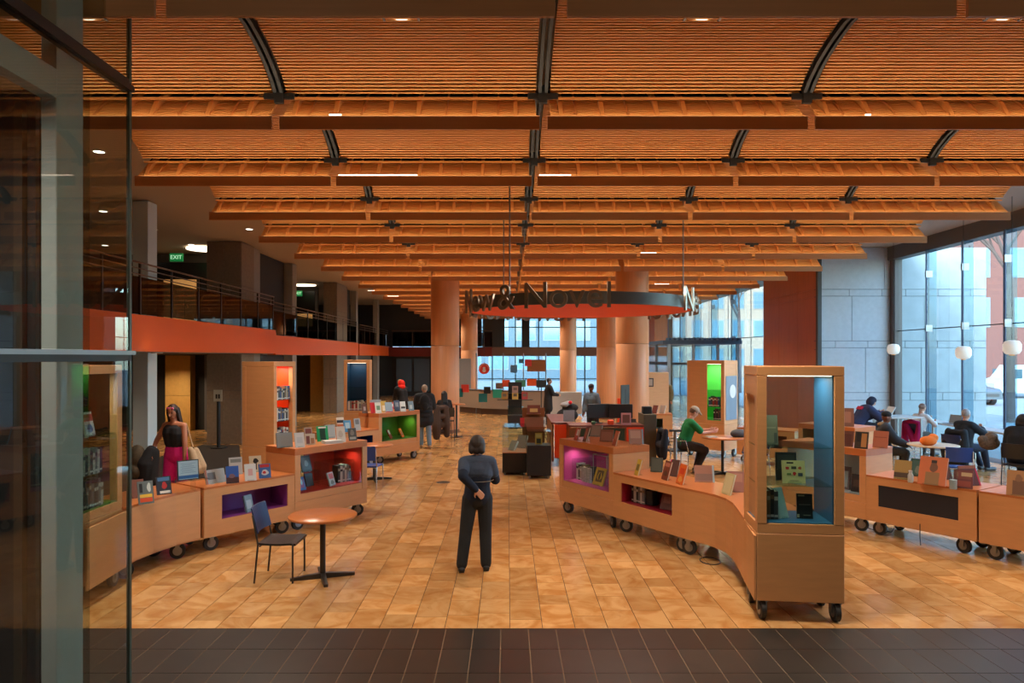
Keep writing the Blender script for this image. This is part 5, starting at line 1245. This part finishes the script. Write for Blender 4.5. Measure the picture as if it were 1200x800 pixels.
# -- left: low case with the purple niche
lz = LOWZ
book('wide landscape book leaning at the near end of the purple niche case', at(254,566,lz), 1.0, .29, .19, (150,146,136), [(.1,.5,.3,.8,(90,84,80)),(.0,.08,0,1,(150,80,44))])
book('blue book with a mountain on the purple niche case', at(273,566,lz), .55, .16, .23, (40,84,160), [(0,1,0,.35,(70,40,44)),(.2,.7,.3,.55,(120,90,100))])
book('grey white book behind the blue mountain book', at(277,556,lz), .55, .18, .25, (168,174,176), [(.1,.9,.7,.9,(110,120,120))])
book('white book with faint red pattern on the purple niche case', at(294,563,lz), .55, .15, .23, (204,206,206), [(.3,.7,.3,.7,(200,160,160))])
book('pale cover with a black tree, behind the white book', at(300,553,lz), .55, .17, .24, (190,186,166), [(.4,.6,.15,.6,K),(.3,.75,.55,.85,K)])
book('blue and red picture book at the far end of the purple niche case', at(311,560,lz), .6, .16, .20, (50,90,150), [(.1,.9,.75,.95,RD),(.2,.8,.2,.6,(190,190,190)),(.3,.6,.3,.5,RD)])
# -- left: tall case with the red niche
tz = TALLZ
book('blank grey panel like book on the red niche case, nearest', at(334,524,tz), .55, .23, .22, (122,128,130), [(.03,.97,.03,.97,(140,146,148))])
book('white book right of the grey panel on the red niche case', at(352,524,tz), .6, .14, .22, (202,204,204), [(.2,.8,.3,.7,(184,190,194))])
book('book with a walking figure on the red niche case', at(364,521,tz), .55, .15, .17, (188,176,156), [(.1,.45,.1,.8,(110,60,60)),(.55,.9,.1,.6,(150,110,80))])
book('small dark patterned book standing behind the walking figure book', at(362,515,tz), .55, .12, .20, (160,150,140), [(.1,.9,.5,.9,(110,60,56))])
book('bright green book with a black figure on the red niche case', at(379,517,tz), .6, .18, .245, (18,150,94), [(.25,.75,.1,.85,(26,60,48)),(.15,.85,.86,.95,W_)])
book('tall pale grey book behind the paper stack on the red niche case', at(388,513,tz), .55, .17, .22, (150,160,164), [(.1,.9,.1,.9,(160,170,172))])
o = MB().box(-.14,.14,-.09,.09,0,.016).box(-.13,.135,-.085,.09,.017,.03).box(-.14,.13,-.09,.085,.031,.045).build('paper_stack', mat('paper_stack', (196,198,192), .8), None, loc=at(389,519,tz), rz=.6); tag(o, 'stack of flat white leaflets under the pale grey book', 'leaflets')
book('white book with an orange edge on the red niche case', at(400,518,tz), .6, .155, .25, (210,202,190), [(0,.07,0,1,(206,100,40)),(.25,.75,.3,.75,(190,176,160))])
book('dark patterned book at the far end of the red niche case', at(414,516,tz), .6, .13, .20, (84,84,80), [(.1,.9,.1,.3,(170,170,160)),(.2,.7,.4,.9,(130,128,120))])
# -- second left unit
book('dark topped book on the blue niche case, left of three', at(400,505,lz), .6, .17, .32, (190,176,160), [(0,1,.6,.8,K),(0,1,.3,.5,(170,90,50))])
book('light blue book on the blue niche case, middle of three', at(408,506,lz), .6, .17, .27, (70,130,170), [(.2,.8,.3,.8,(150,180,190))])
book('grey book on the blue niche case, right of three', at(419.5,504,lz), .6, .15, .28, (150,152,152), [(.2,.8,.5,.9,(96,98,100))])
for i, (px, py, w, h, c, d, lab) in enumerate((
    (428,484,.13,.22,(96,66,56),[(.3,.7,.3,.7,(150,150,150))],'brown'), (437.5,484,.11,.26,(190,48,56),None,'plain red'), (444,484,.15,.26,(200,200,190),[(.2,.8,.3,.7,(100,130,100))],'white and green'),
    (450.5,482.5,.14,.27,(196,160,70),[(.2,.8,.1,.6,(230,220,190))],'yellow'), (456.5,483,.18,.25,(140,160,172),[(0,1,0,.1,RD)],'grey blue'), (466,481.5,.14,.27,(64,80,104),[(.2,.8,.4,.8,(130,140,150))],'slate blue'),
    (473,482,.14,.25,(200,202,200),[(.1,.9,.3,.5,K)],'white with a black band'), (482.5,481,.14,.24,(104,124,136),[(.2,.7,.2,.6,(170,180,180))],'steel blue'))):
    book(lab+' book on the green niche case, '+ordinal(i)+' from left', at(px,py,tz), .6, w, h, c, d)
book('small red and white book behind the yellow book, green niche case', at(459,479.5,tz), .6, .13, .18, (196,60,80), [(.1,.9,.4,.8,W_)])
o = MB().cbox(-.14,.14,-.012,.012,0,.26,.004).build('card_sign', mat('grey_print', (150,158,166), .5), None, loc=at(440,480.5,tz), rz=.5); tag(o, 'blank grey card standing at the back of the green niche case', 'card')
# -- right tall case with pink niche
FR = A_RA-.30
book('red and white book leaning at the near left of the pink niche case', at(674,515.5,tz), FR, .15, .20, (176,60,44), [(.4,1,.4,.9,W_)])
book('brown portrait book second on top of the pink niche case', at(684.5,517,tz), FR, .15, .23, (104,62,46), [(.25,.75,.2,.9,(150,100,80))])
book('grey leaflet book fanned open on the pink niche case', at(697,511.5,tz), FR+.8, .2, .21, (120,114,102), [(.1,.9,.1,.9,(140,132,118))], tilt=.45)
book('brown landscape book leaning in the middle of the pink niche case', at(710,517.5,tz), FR+.9, .21, .20, (140,92,72), [(.1,.9,.1,.8,(158,110,92))], tilt=.35)
book('terracotta book at the aisle side of the pink niche case top', at(719,522,tz), FR, .13, .23, (176,100,68), [(.1,.9,.4,.9,(190,120,90))])
book('book with a pale blue edge on top of the pink niche case, far right', at(746,520.5,tz), FR+1.3, .22, .24, (150,96,76), [(.9,1,0,1,(110,160,190)),(.1,.8,.4,.9,(176,130,110))], tilt=.4)
# -- right low case
book('small yellow book on the red niche case, right side of the aisle', at(745,556.5,lz), FR, .125, .23, (196,164,52), [(.15,.85,.3,.7,(110,100,50))])
book('dark green book leaning behind the yellow book', at(769,553,lz), FR+1.0, .17, .22, (54,58,46), [(.1,.9,.1,.9,(70,72,58))], tilt=.4)
book('brown book with pale pages, left of the orange book', at(778,562,lz), FR, .18, .265, (110,52,36), [(.1,.9,.7,.9,(170,110,90)),(.2,.8,.2,.5,(70,40,34))])
book('book with a pink edge behind the orange book', at(788,558,lz), FR+.4, .16, .24, (96,66,60), [(0,.1,0,1,(206,70,120))])
book('bright orange book in the middle of the curved low case', at(795.5,567,lz), FR, .19, .27, (212,96,28), [(.2,.8,.5,.8,(196,60,26)),(.2,.8,.1,.4,(224,150,70))])
book('brown landscape book leaning right, on the curved low case', at(826,565,lz), FR+1.2, .26, .235, (150,90,60), [(.05,.95,.1,.5,(120,76,56)),(.9,1,0,1,(150,170,180))], tilt=.42)
book('cream book near the glass tower on the curved low case', at(850,579,lz), FR, .2, .265, (188,172,124), [(.1,.9,.1,.9,(196,182,138))])
book('brown red book closest to the glass tower on the curved low case', at(862,576.5,lz), FR+1.0, .2, .265, (136,66,44), [(.1,.9,.5,.9,(160,90,60))], tilt=.4)
# -- rear right unit tops
FB = A_RB+.25
book('reddish brown book beside the glass tower on the white niche case', at(992.5,523,tz), FB, .16, .235, (112,66,50), [(.15,.85,.1,.8,(96,52,40))])
book('book with a golden jug on the white niche case, middle', at(1008.5,525.5,tz), FB, .18, .25, (64,48,36), [(.15,.45,.4,.95,(34,30,30)),(.5,.9,.1,.9,(190,130,70))])
book('terracotta book on the right end of the white niche case', at(1031,524.5,tz), FB, .2, .25, (188,112,84), [(.1,.9,.6,.65,(150,80,60))])
book('brown book leaning on the short boxed case near the stone wall', at(992,499.5,1.2), FB+.3, .26, .36, (120,80,64), [(.2,.8,.2,.8,(150,104,84))])
book('ochre landscape picture book on the navy panel case, leftmost', at(1057,561.5,lz), FB, .21, .265, (150,124,62), [(0,1,.1,.35,(70,52,36)),(0,1,.4,1,(164,134,70))])
book('dark green book behind the pale bottle on the navy panel case', at(1075,558,lz), FB, .19, .25, (32,72,66), [(.15,.85,.1,.9,(58,96,88)),(.3,.75,.15,.6,(110,130,120))])
book('largest book, an orange portrait cover, on the navy panel case', at(1091,568,lz), FB-.1, .33, .38, (204,112,66), [(.25,.75,.0,.45,(150,112,72)),(.38,.66,.45,.85,(120,80,58)),(.42,.62,.78,.88,(50,38,34))], t=.03, tilt=.35)
book('dark brown book in shadow behind the clear beaker', at(1110,562,lz), FB+.9, .18, .27, (84,52,42), tilt=.35)
book('small dark red book at the right end of the navy panel case', at(1128,572,lz), FB, .215, .24, (104,40,40), [(.1,.9,.5,.9,(120,54,46)),(.4,.95,.65,.85,(190,160,120)),(.1,.9,.1,.4,(140,56,40))])
book('brown book with a red edge at the far right of the navy panel case', at(1140,569,lz), FB+.9, .25, .27, (96,52,44), [(.92,1,0,1,(206,40,70)),(0,1,.85,1,(150,90,60))], tilt=.4)
book('tan portrait book on the plain case at the right picture edge', at(1193,581,lz), FB, .24, .31, (168,118,70), [(.25,.75,.05,.6,(110,74,50)),(.35,.65,.55,.85,(130,90,60))])
t = thing('bottle', 'small pale bottle on the navy panel case', 'bottle', at(1067,565,lz)); MB().lathe([(.03,0),(.035,.01),(.035,.10),(.022,.12),(.02,.14)], n=18).build('body', mat('bottle_white', (190,192,192), .4), t, True); MB().cyl((0,0,.14),(0,0,.16),.024,n=16).build('cap', WHT, t)
t = thing('beaker', 'tall clear beaker half full of paper on the navy panel case', 'beaker', at(1117,573,lz)); MB().lathe([(.045,0),(.055,.30),(.052,.30),(.043,.005),(.045,0)], n=20).build('glass_wall', CLEAR, t, True); MB().cyl((0,0,.004),(0,0,.12),.042,n=16).build('filling', mat('beaker_white', (180,182,186), .6), t)
o = live(MB().ell((-.04,0,.09), .17, .12, .10).ell((.08,.03,.15), .1, .09, .08).build('bag', cloth_m((222,112,32)), None, True, loc=(8.50,14.25,.75)), .014); tag(o, 'orange bag lying on the pale round table', 'bag')
o = live(MB().ell((0,0,.05), .08, .07, .05).ell((.03,.02,.09), .05, .05, .04).build('bun_wrapper', cloth_m((206,150,110)), None, True, loc=(8.62,14.42,.84)), .012); tag(o, 'crumpled pale wrapper on the orange bag', 'wrapper')
o = MB().box(-.12,.12,-.08,.08,0,.012).box(-.1,.1,-.07,.07,.013,.022).build('open_book', PAPER, None, loc=(4.38,15.25,.802), rz=.3); tag(o, 'open book lying before the man in the green shirt', 'book')
# -- things inside the glass tower
TW = Matrix.Translation((2.39, 6.79, 0)) @ Matrix.Rotation(T1A, 4, 'Z')
def tp(x, y, z): p = TW @ Vector((x, y, z)); return (p.x, p.y, p.z)
book('grey green book on the top glass shelf of the glass tower', tp(.175,.22,1.665), T1A, .155, .29, (104,122,104), [(.1,.9,.55,.6,(130,146,126)),(.1,.3,.1,.3,(80,92,80)),(.75,.95,.05,.4,(70,90,84))], tilt=.15)
book('cream book with leaves and berries in the glass tower', tp(.385,.15,1.30), T1A, .215, .22, (196,184,128), [(.2,.5,.86,.93,K),(.15,.3,.6,.72,RD),(.4,.62,.62,.74,(60,60,50)),(.7,.85,.6,.74,(170,80,50)),(.2,.38,.36,.44,(90,110,60)),(.45,.6,.34,.5,RD),(.68,.88,.32,.46,(60,70,80)),(.3,.7,.1,.13,(140,130,100))], tilt=.2)
book('black book behind the cream book in the glass tower', tp(.35,.30,1.30), T1A, .2, .28, (44,46,46), [(.1,.9,.4,.9,(60,64,62))], tilt=.1)
book('black book with pale title on the floor of the glass tower', tp(.50,.20,.947), T1A, .15, .24, (34,34,34), [(.1,.5,.9,.95,(150,140,110)),(.15,.85,.55,.58,(110,108,100)),(.0,.15,.05,.18,(180,170,140)),(.4,.85,.12,.16,(120,116,100))], tilt=.12)
t = book('open leaflet leaning by the upright books in the glass tower', tp(.30,.20,.947), T1A+.6, .14, .30, (170,188,190), None, t=.008, tilt=.3)
# -- rows of upright books: every book a thing of its own
NAMEC = [((36,38,42),'black'),((60,66,74),'slate'),((150,40,36),'red'),((200,196,186),'white'),((44,70,120),'blue'),((120,96,70),'tan'),((70,96,70),'green'),((168,160,140),'cream'),((96,52,60),'maroon'),((110,112,116),'grey')]
def row(where, group, M4, n, z, hmin, hmax, dep=.15, pitch=.032, seed=0, pal=None, axis='x', lean_last=True):
    """upright books in a row along local +axis, spines to local -y (or +x when axis is 'y')"""
    rr = random.Random(seed); x = 0; pal = pal or list(range(10)); prev = -1
    for i in range(n):
        k = rr.choice([q for q in pal if q != prev]); prev = k
        c, nm = NAMEC[k]; t = pitch*rr.uniform(.75, 1.25); h = rr.uniform(hmin, hmax); d = dep*rr.uniform(.85, 1)
        mb = MB(); e = .003
        mb.box(0, t, 0, e, 0, h).box(0, e, 0, d, 0, h).box(t-e, t, 0, d, 0, h).box(e, t-e, e, d-.004, .004, h-.005, 1).box(e*.4, t-e*.4, -.0006, 0, h*.68, h*.82, 2).box(e*.4, t-e*.4, -.0006, 0, h*.08, h*.16, 3)
        L = M4 @ Matrix.Translation((x, 0, z)) if axis == 'x' else M4 @ Matrix.Translation((0, x, z)) @ Matrix.Rotation(PI/2, 4, 'Z')
        o = mb.build('book', [cm(c), PAPER, cm(NAMEC[rr.choice([3, 7, 5, 0])][0]), cm((206,204,198))], None)
        o.location = L.to_translation(); o.rotation_euler = (0, 0, L.to_euler().z)
        tag(o, '%s spined book, %s from the left, %s' % (nm, ordinal(i), where), 'book', group)
        x += t+.002
def ux(o, a): return Matrix.Translation((o[0], o[1], 0)) @ Matrix.Rotation(a, 4, 'Z')
row('on the floor of the glass tower', 'upright books in the glass tower', TW @ Matrix.Translation((.10,.14,0)), 4, .947, .24, .30, pitch=.03, seed=2, pal=[7,0,5,1])
row('on the top shelf of the orange tower', 'books in the orange tower', ux(T2, -.377) @ Matrix.Translation((.72,.11,0)), 9, 1.722, .20, .27, seed=3, axis='y', pitch=.038)
row('on the middle shelf of the orange tower', 'books in the orange tower', ux(T2, -.377) @ Matrix.Translation((.72,.11,0)), 9, 1.322, .20, .27, seed=4, axis='y', pitch=.038)
row('on the bottom shelf of the orange tower', 'books in the orange tower', ux(T2, -.377) @ Matrix.Translation((.72,.11,0)), 9, .948, .20, .26, seed=5, axis='y', pitch=.038)
row('on the bottom of the blue tower', 'books in the blue tower', ux(T3, .05) @ Matrix.Translation((.11,.05,0)), 10, .948, .24, .30, seed=6, pitch=.05, pal=[3,9,7,2,3])
G4 = ux(T4, -.75)
row('on the middle shelf of the green tower', 'books in the green tower', G4 @ Matrix.Translation((.57,.06,0)), 6, 1.282, .20, .27, seed=7, pitch=.045, pal=[8,0,4,1,2])
row('on the bottom shelf of the green tower', 'books in the green tower', G4 @ Matrix.Translation((.70,.06,0)), 5, .948, .22, .30, seed=8, pitch=.042, pal=[8,0,8,1])
row('on the bottom shelf behind the vestibule glass', 'books in the glazed left tower', ux(T5, 0) @ Matrix.Translation((.70,.14,0)), 10, .948, .22, .30, seed=9, axis='y', pitch=.042, pal=[3,9,0,7,1])
row('on the middle shelf behind the vestibule glass', 'books in the glazed left tower', ux(T5, 0) @ Matrix.Translation((.70,.2,0)), 8, 1.302, .20, .28, seed=10, axis='y', pitch=.042, pal=[3,9,0,3])
book('red white and blue picture book behind the vestibule glass', (T5[0]+.64, T5[1]+.45, 1.702), PI/2, .16, .25, (206,206,206), [(0,1,.6,.9,RD),(.2,.8,.1,.5,(60,100,160))], tilt=.2)
RA = ux(RA0, A_RA)
row('in the clear box of the pink niche', 'books in the pink niche', RA @ Matrix.Translation((.17,.22,0)), 7, .545, .21, .27, seed=11, pitch=.045, pal=[7,0,1,3,5])
row('on the right of the pink niche', 'books in the pink niche', RA @ Matrix.Translation((.92,.32,0)), 6, .545, .26, .33, seed=12, pitch=.05, pal=[4,1,4,5,0])
t = thing('acrylic_box', 'clear acrylic box over the left books of the pink niche', 'box', (RA0[0], RA0[1], .544), A_RA)
for b in ((.14,.146,.15,.5,0,.33),(.54,.546,.15,.5,0,.33),(.14,.546,.15,.5,.33,.336),(.14,.546,.5,.506,0,.33)): MB().box(*b).build('panel', CLEAR, t)
t = thing('wire_stand', 'white wire cube stand in the middle of the pink niche', 'stand', (RA0[0], RA0[1], .544), A_RA)
for (x, y) in ((.52,.3),(.86,.3),(.52,.6),(.86,.6)): MB().cyl((x,y,0),(x,y,.44),.006).build('leg', WHT, t)
MB().tube([(.52,.3,.44),(.86,.3,.44),(.86,.6,.44),(.52,.6,.44),(.52,.3,.44)], .006).build('top_ring', WHT, t)
q = RA @ Vector((.80,.16,.545)); book('yellow book with a black print tilted in the pink niche', q, A_RA, .26, .28, (206,164,52), [(.2,.8,.2,.85,(92,70,34)),(.3,.7,.3,.75,(206,164,52)),(.4,.6,.3,.75,(60,48,30))], tilt=.35)
q = RA @ Vector((.50,.16,.545)); o = MB().cbox(-.11,.11,0,.05,0,.23,.004).build('boxed_set', mat('slipcase', (170,166,160), .6, noise=(30,.3)), None, loc=q, rz=A_RA); tag(o, 'pale boxed set of books with little figures in the pink niche', 'book')
A1 = ux(RA1, A_RA)
row('in the red niche right of the aisle', 'books in the right red niche', A1 @ Matrix.Translation((.22,.16,0)), 6, .442, .19, .24, seed=13, pitch=.05, pal=[7,3,0,5,9])
q = A1 @ Vector((.55,.18,.442)); o = MB().cbox(-.09,.09,0,.1,0,.21,.01).build('book_end', BLACK, None, loc=q, rz=A_RA); tag(o, 'black slipcased book in the red niche right of the aisle', 'book')
q = A1 @ Vector((.88,.2,.442)); book('brown book leaning in the red niche right of the aisle', q, A_RA+.3, .18, .22, (130,70,56), [(.2,.8,.4,.8,(160,100,80))], tilt=.4)
L1 = ux(LA1, A_LA)
row('in the clear box of the left red niche', 'books in the left red niche', L1 @ Matrix.Translation((.98,.22,0)), 6, .545, .24, .28, seed=14, pitch=.042, pal=[0,9,3,1])
t = thing('acrylic_box', 'clear acrylic box over the books of the left red niche', 'box', (LA1[0], LA1[1], .544), A_LA)
for b in ((.74,.746,.15,.5,0,.34),(1.25,1.256,.15,.5,0,.34),(.74,1.256,.15,.5,.34,.346),(.74,1.256,.5,.506,0,.34)): MB().box(*b).build('panel', CLEAR, t)
t = thing('acrylic_riser', 'clear acrylic riser with books in the left red niche', 'riser', (LA1[0], LA1[1], .544), A_LA)
for b in ((.16,.166,.25,.5,0,.24),(.64,.646,.25,.5,0,.24),(.16,.646,.25,.5,.24,.246)): MB().box(*b).build('panel', CLEAR, t)
for (x, y, z, w, h, c, d, lab, rz) in ((.46,.3,.792,.19,.24,(52,54,56),[(.1,.9,.1,.9,(84,86,86)),(.3,.7,.3,.7,(150,150,146))],'black and white picture book on the riser, left red niche',.1), (.27,.16,.545,.15,.2,(40,70,150),[(.2,.8,.2,.8,(170,60,130)),(.35,.65,.4,.9,(150,190,220))],'blue and pink book in the front of the left red niche',.25),
    (.80,.12,.545,.15,.21,(190,180,176),[(.1,.9,.5,.9,(200,90,90)),(.2,.8,.1,.4,(120,120,110))],'white and red book in the middle of the left red niche',.3), (.26,.3,.545,.24,.16,(130,136,142),None,'grey landscape book behind the blue book, left red niche',-.2), (.56,.36,.545,.14,.2,K,None,'black book under the riser in the left red niche',0)):
    q = L1 @ Vector((x, y, z)); book(lab, q, A_LA+rz, w, h, c, d, tilt=.3)
L0 = ux(LA0, A_LA); q = L0 @ Vector((.73,.08,.402)); book('grey and black book standing in the purple niche', q, A_LA+.3, .16, .235, (110,116,120), [(.2,.8,.2,.7,(150,154,156)),(0,.1,0,1,K)], tilt=.25)
B0 = ux(LB0, A_LA)
for i, (x, c, d, lab) in enumerate(((.28,(96,92,84),[(.2,.8,.2,.6,(190,170,150))],'grey'), (.62,(170,60,50),[(.2,.8,.5,.9,W_)],'red and white'), (1.02,(226,96,36),[(.3,.7,.2,.8,(60,80,110))],'orange'), (.42,(60,64,52),[(.2,.9,.2,.3,YL)],'dark yellow striped'))):
    q = B0 @ Vector((x,.2 if i < 3 else .34,.545)); book(lab+' book lying back in the green niche', q, A_LA+.5, .17, .24, c, d, tilt=.45)
RBm = ux(RB0, A_RB)
q = RBm @ Vector((.86,.2,.545)); book('purple grey book in the white lined niche beside the glass tower', q, A_RB, .3, .34, (110,84,90), [(.1,.5,.2,.9,(150,110,110)),(.6,.9,.1,.8,(170,170,176))], tilt=.15)
q = RBm @ Vector((1.17,.12,.545)); book('dark maroon book in the white lined niche, right end', q, A_RB, .17, .26, (56,40,44), [(.2,.8,.3,.7,(90,64,60))], tilt=.15)
# books on the pedestals and desk
book('yellow book under glass on the taller black pedestal', (.655,14.95,.685), 0, .15, .24, (190,152,56), [(.2,.8,.1,.5,(60,52,40)),(.1,.9,.6,.9,(206,176,100))], tilt=.2)
book('thick white paged book on the low black pedestal', (.06,15.5,.485), -.9, .2, .24, (140,126,110), None, t=.05, tilt=.5)
book('open book standing at the back of the low black pedestal', (.28,15.9,.485), -.6, .26, .3, (120,104,90), None, t=.03, tilt=.4)
book('brown book on the upper tier of the wooden stand', (.6,16.3,1.222), 0, .3, .2, (110,56,44), [(.2,.8,.2,.6,(190,150,90))], tilt=.15)
book('red book left of the wooden tiered stand', (.36,16.25,.932), .2, .13, .2, (180,40,44), None, tilt=.2)
book('white book right of the wooden tiered stand', (.8,16.2,.932), -.2, .13, .22, (190,192,190), [(.2,.8,.3,.7,(120,130,140))], tilt=.2)
for i, (x, z, c, lab) in enumerate(((-.12,.98,(150,110,50),'tan book left on the black tiered stand'), (.62,.98,(150,50,48),'red book right on the black tiered stand'), (.27,1.21,(150,120,110),'pale book atop the black tiered stand'), (.27,.98,(196,160,80),'yellow book in the middle of the black tiered stand'))):
    book(lab, (x,25.85,z), 0, .22, .26, c, [(.2,.8,.4,.8,(90,80,70))], tilt=.2)
MR = Matrix.Translation((3.35,21.0,0)) @ Matrix.Rotation(-.15,4,'Z')
for i, (x, c, nm) in enumerate(((.5,(176,90,60),'orange'),(.72,(200,196,186),'white'),(.98,(120,60,50),'dark red'),(1.2,(190,180,170),'pale'))):
    q = MR @ Vector((x,.25,LOWZ)); book(nm+' book on the far case behind the man in green, '+ordinal(i)+' of four', q, -.8, .18, .26, c, None, tilt=.4)
t = thing('orange_sign', 'orange sign with a black figure left of the far case', 'sign', (3.15,20.2,0)); MB().cbox(-.02,.36,0,.04,.2,1.35,.006).build('panel', ORG, t); MB().box(.1,.2,-.004,0,.95,1.1).box(.13,.17,-.004,0,.75,.95).box(.22,.3,-.004,0,.6,.9).build('figure', BLACK, t)
t = thing('wall_board', 'pale board with a framed notice beside the thickest column', 'board', (4.6,24.4,0)); MB().cbox(0,.95,0,.08,0,2.0,.01).build('board', wood('pale_board', (206,168,128)), t); MB().box(.08,.42,-.02,0,1.5,1.8).build('frame', DARK, t); MB().box(.12,.38,-.024,-.02,1.54,1.76).build('sheet', mat('sheet', (160,150,140), .6), t)
t = thing('directory_stand', 'small white notice on a black pole by the stone pier', 'sign', (-8.0,19.6,0)); MB().cyl((0,0,0),(0,0,1.4),.05,n=14).build('pole', BLACK, t); MB().cyl((0,0,0),(0,0,.03),.22,n=20).build('foot', BLACK, t); MB().cbox(-.12,.12,-.06,-.04,1.3,1.62,.008).build('notice', mat('notice_white', (180,176,160), .5), t); MB().box(-.06,-.01,-.066,-.06,1.38,1.5).box(.01,.06,-.066,-.06,1.38,1.5).build('pictogram', BLACK, t)
# cables under the right cases
def cable(label, pts):
    o = MB().tube(pts, .006, 6).build('cable', BLACK, None, True); tag(o, label, 'cable')
cable('black cable curled under the curved right case', [(2.5+.12*math.cos(a), 8.75+.16*math.sin(a), .012) for a in [i*.4 for i in range(17)]])
cable('black cable hanging beneath the navy panel case', [(5.15,10.3,.30),(5.2,10.35,.06),(5.32,10.3,.012),(5.5,10.15,.02),(5.62,10.05,.3)])
cable('black plug lead dangling under the navy panel case', [(5.50,9.45,.30),(5.50,9.45,.12),(5.51,9.45,.02)])

o = MB().lathe([(.02,.009),(.13,.009),(.14,.001),(.02,.001)], n=28).build('floor_hatch', mat('hatch_dark', (70,58,46), .4, .4), None, loc=at(519.5,565,0)); tag(o, 'round dark floor hatch set in the tiles left of the person alone mid floor', 'hatch')
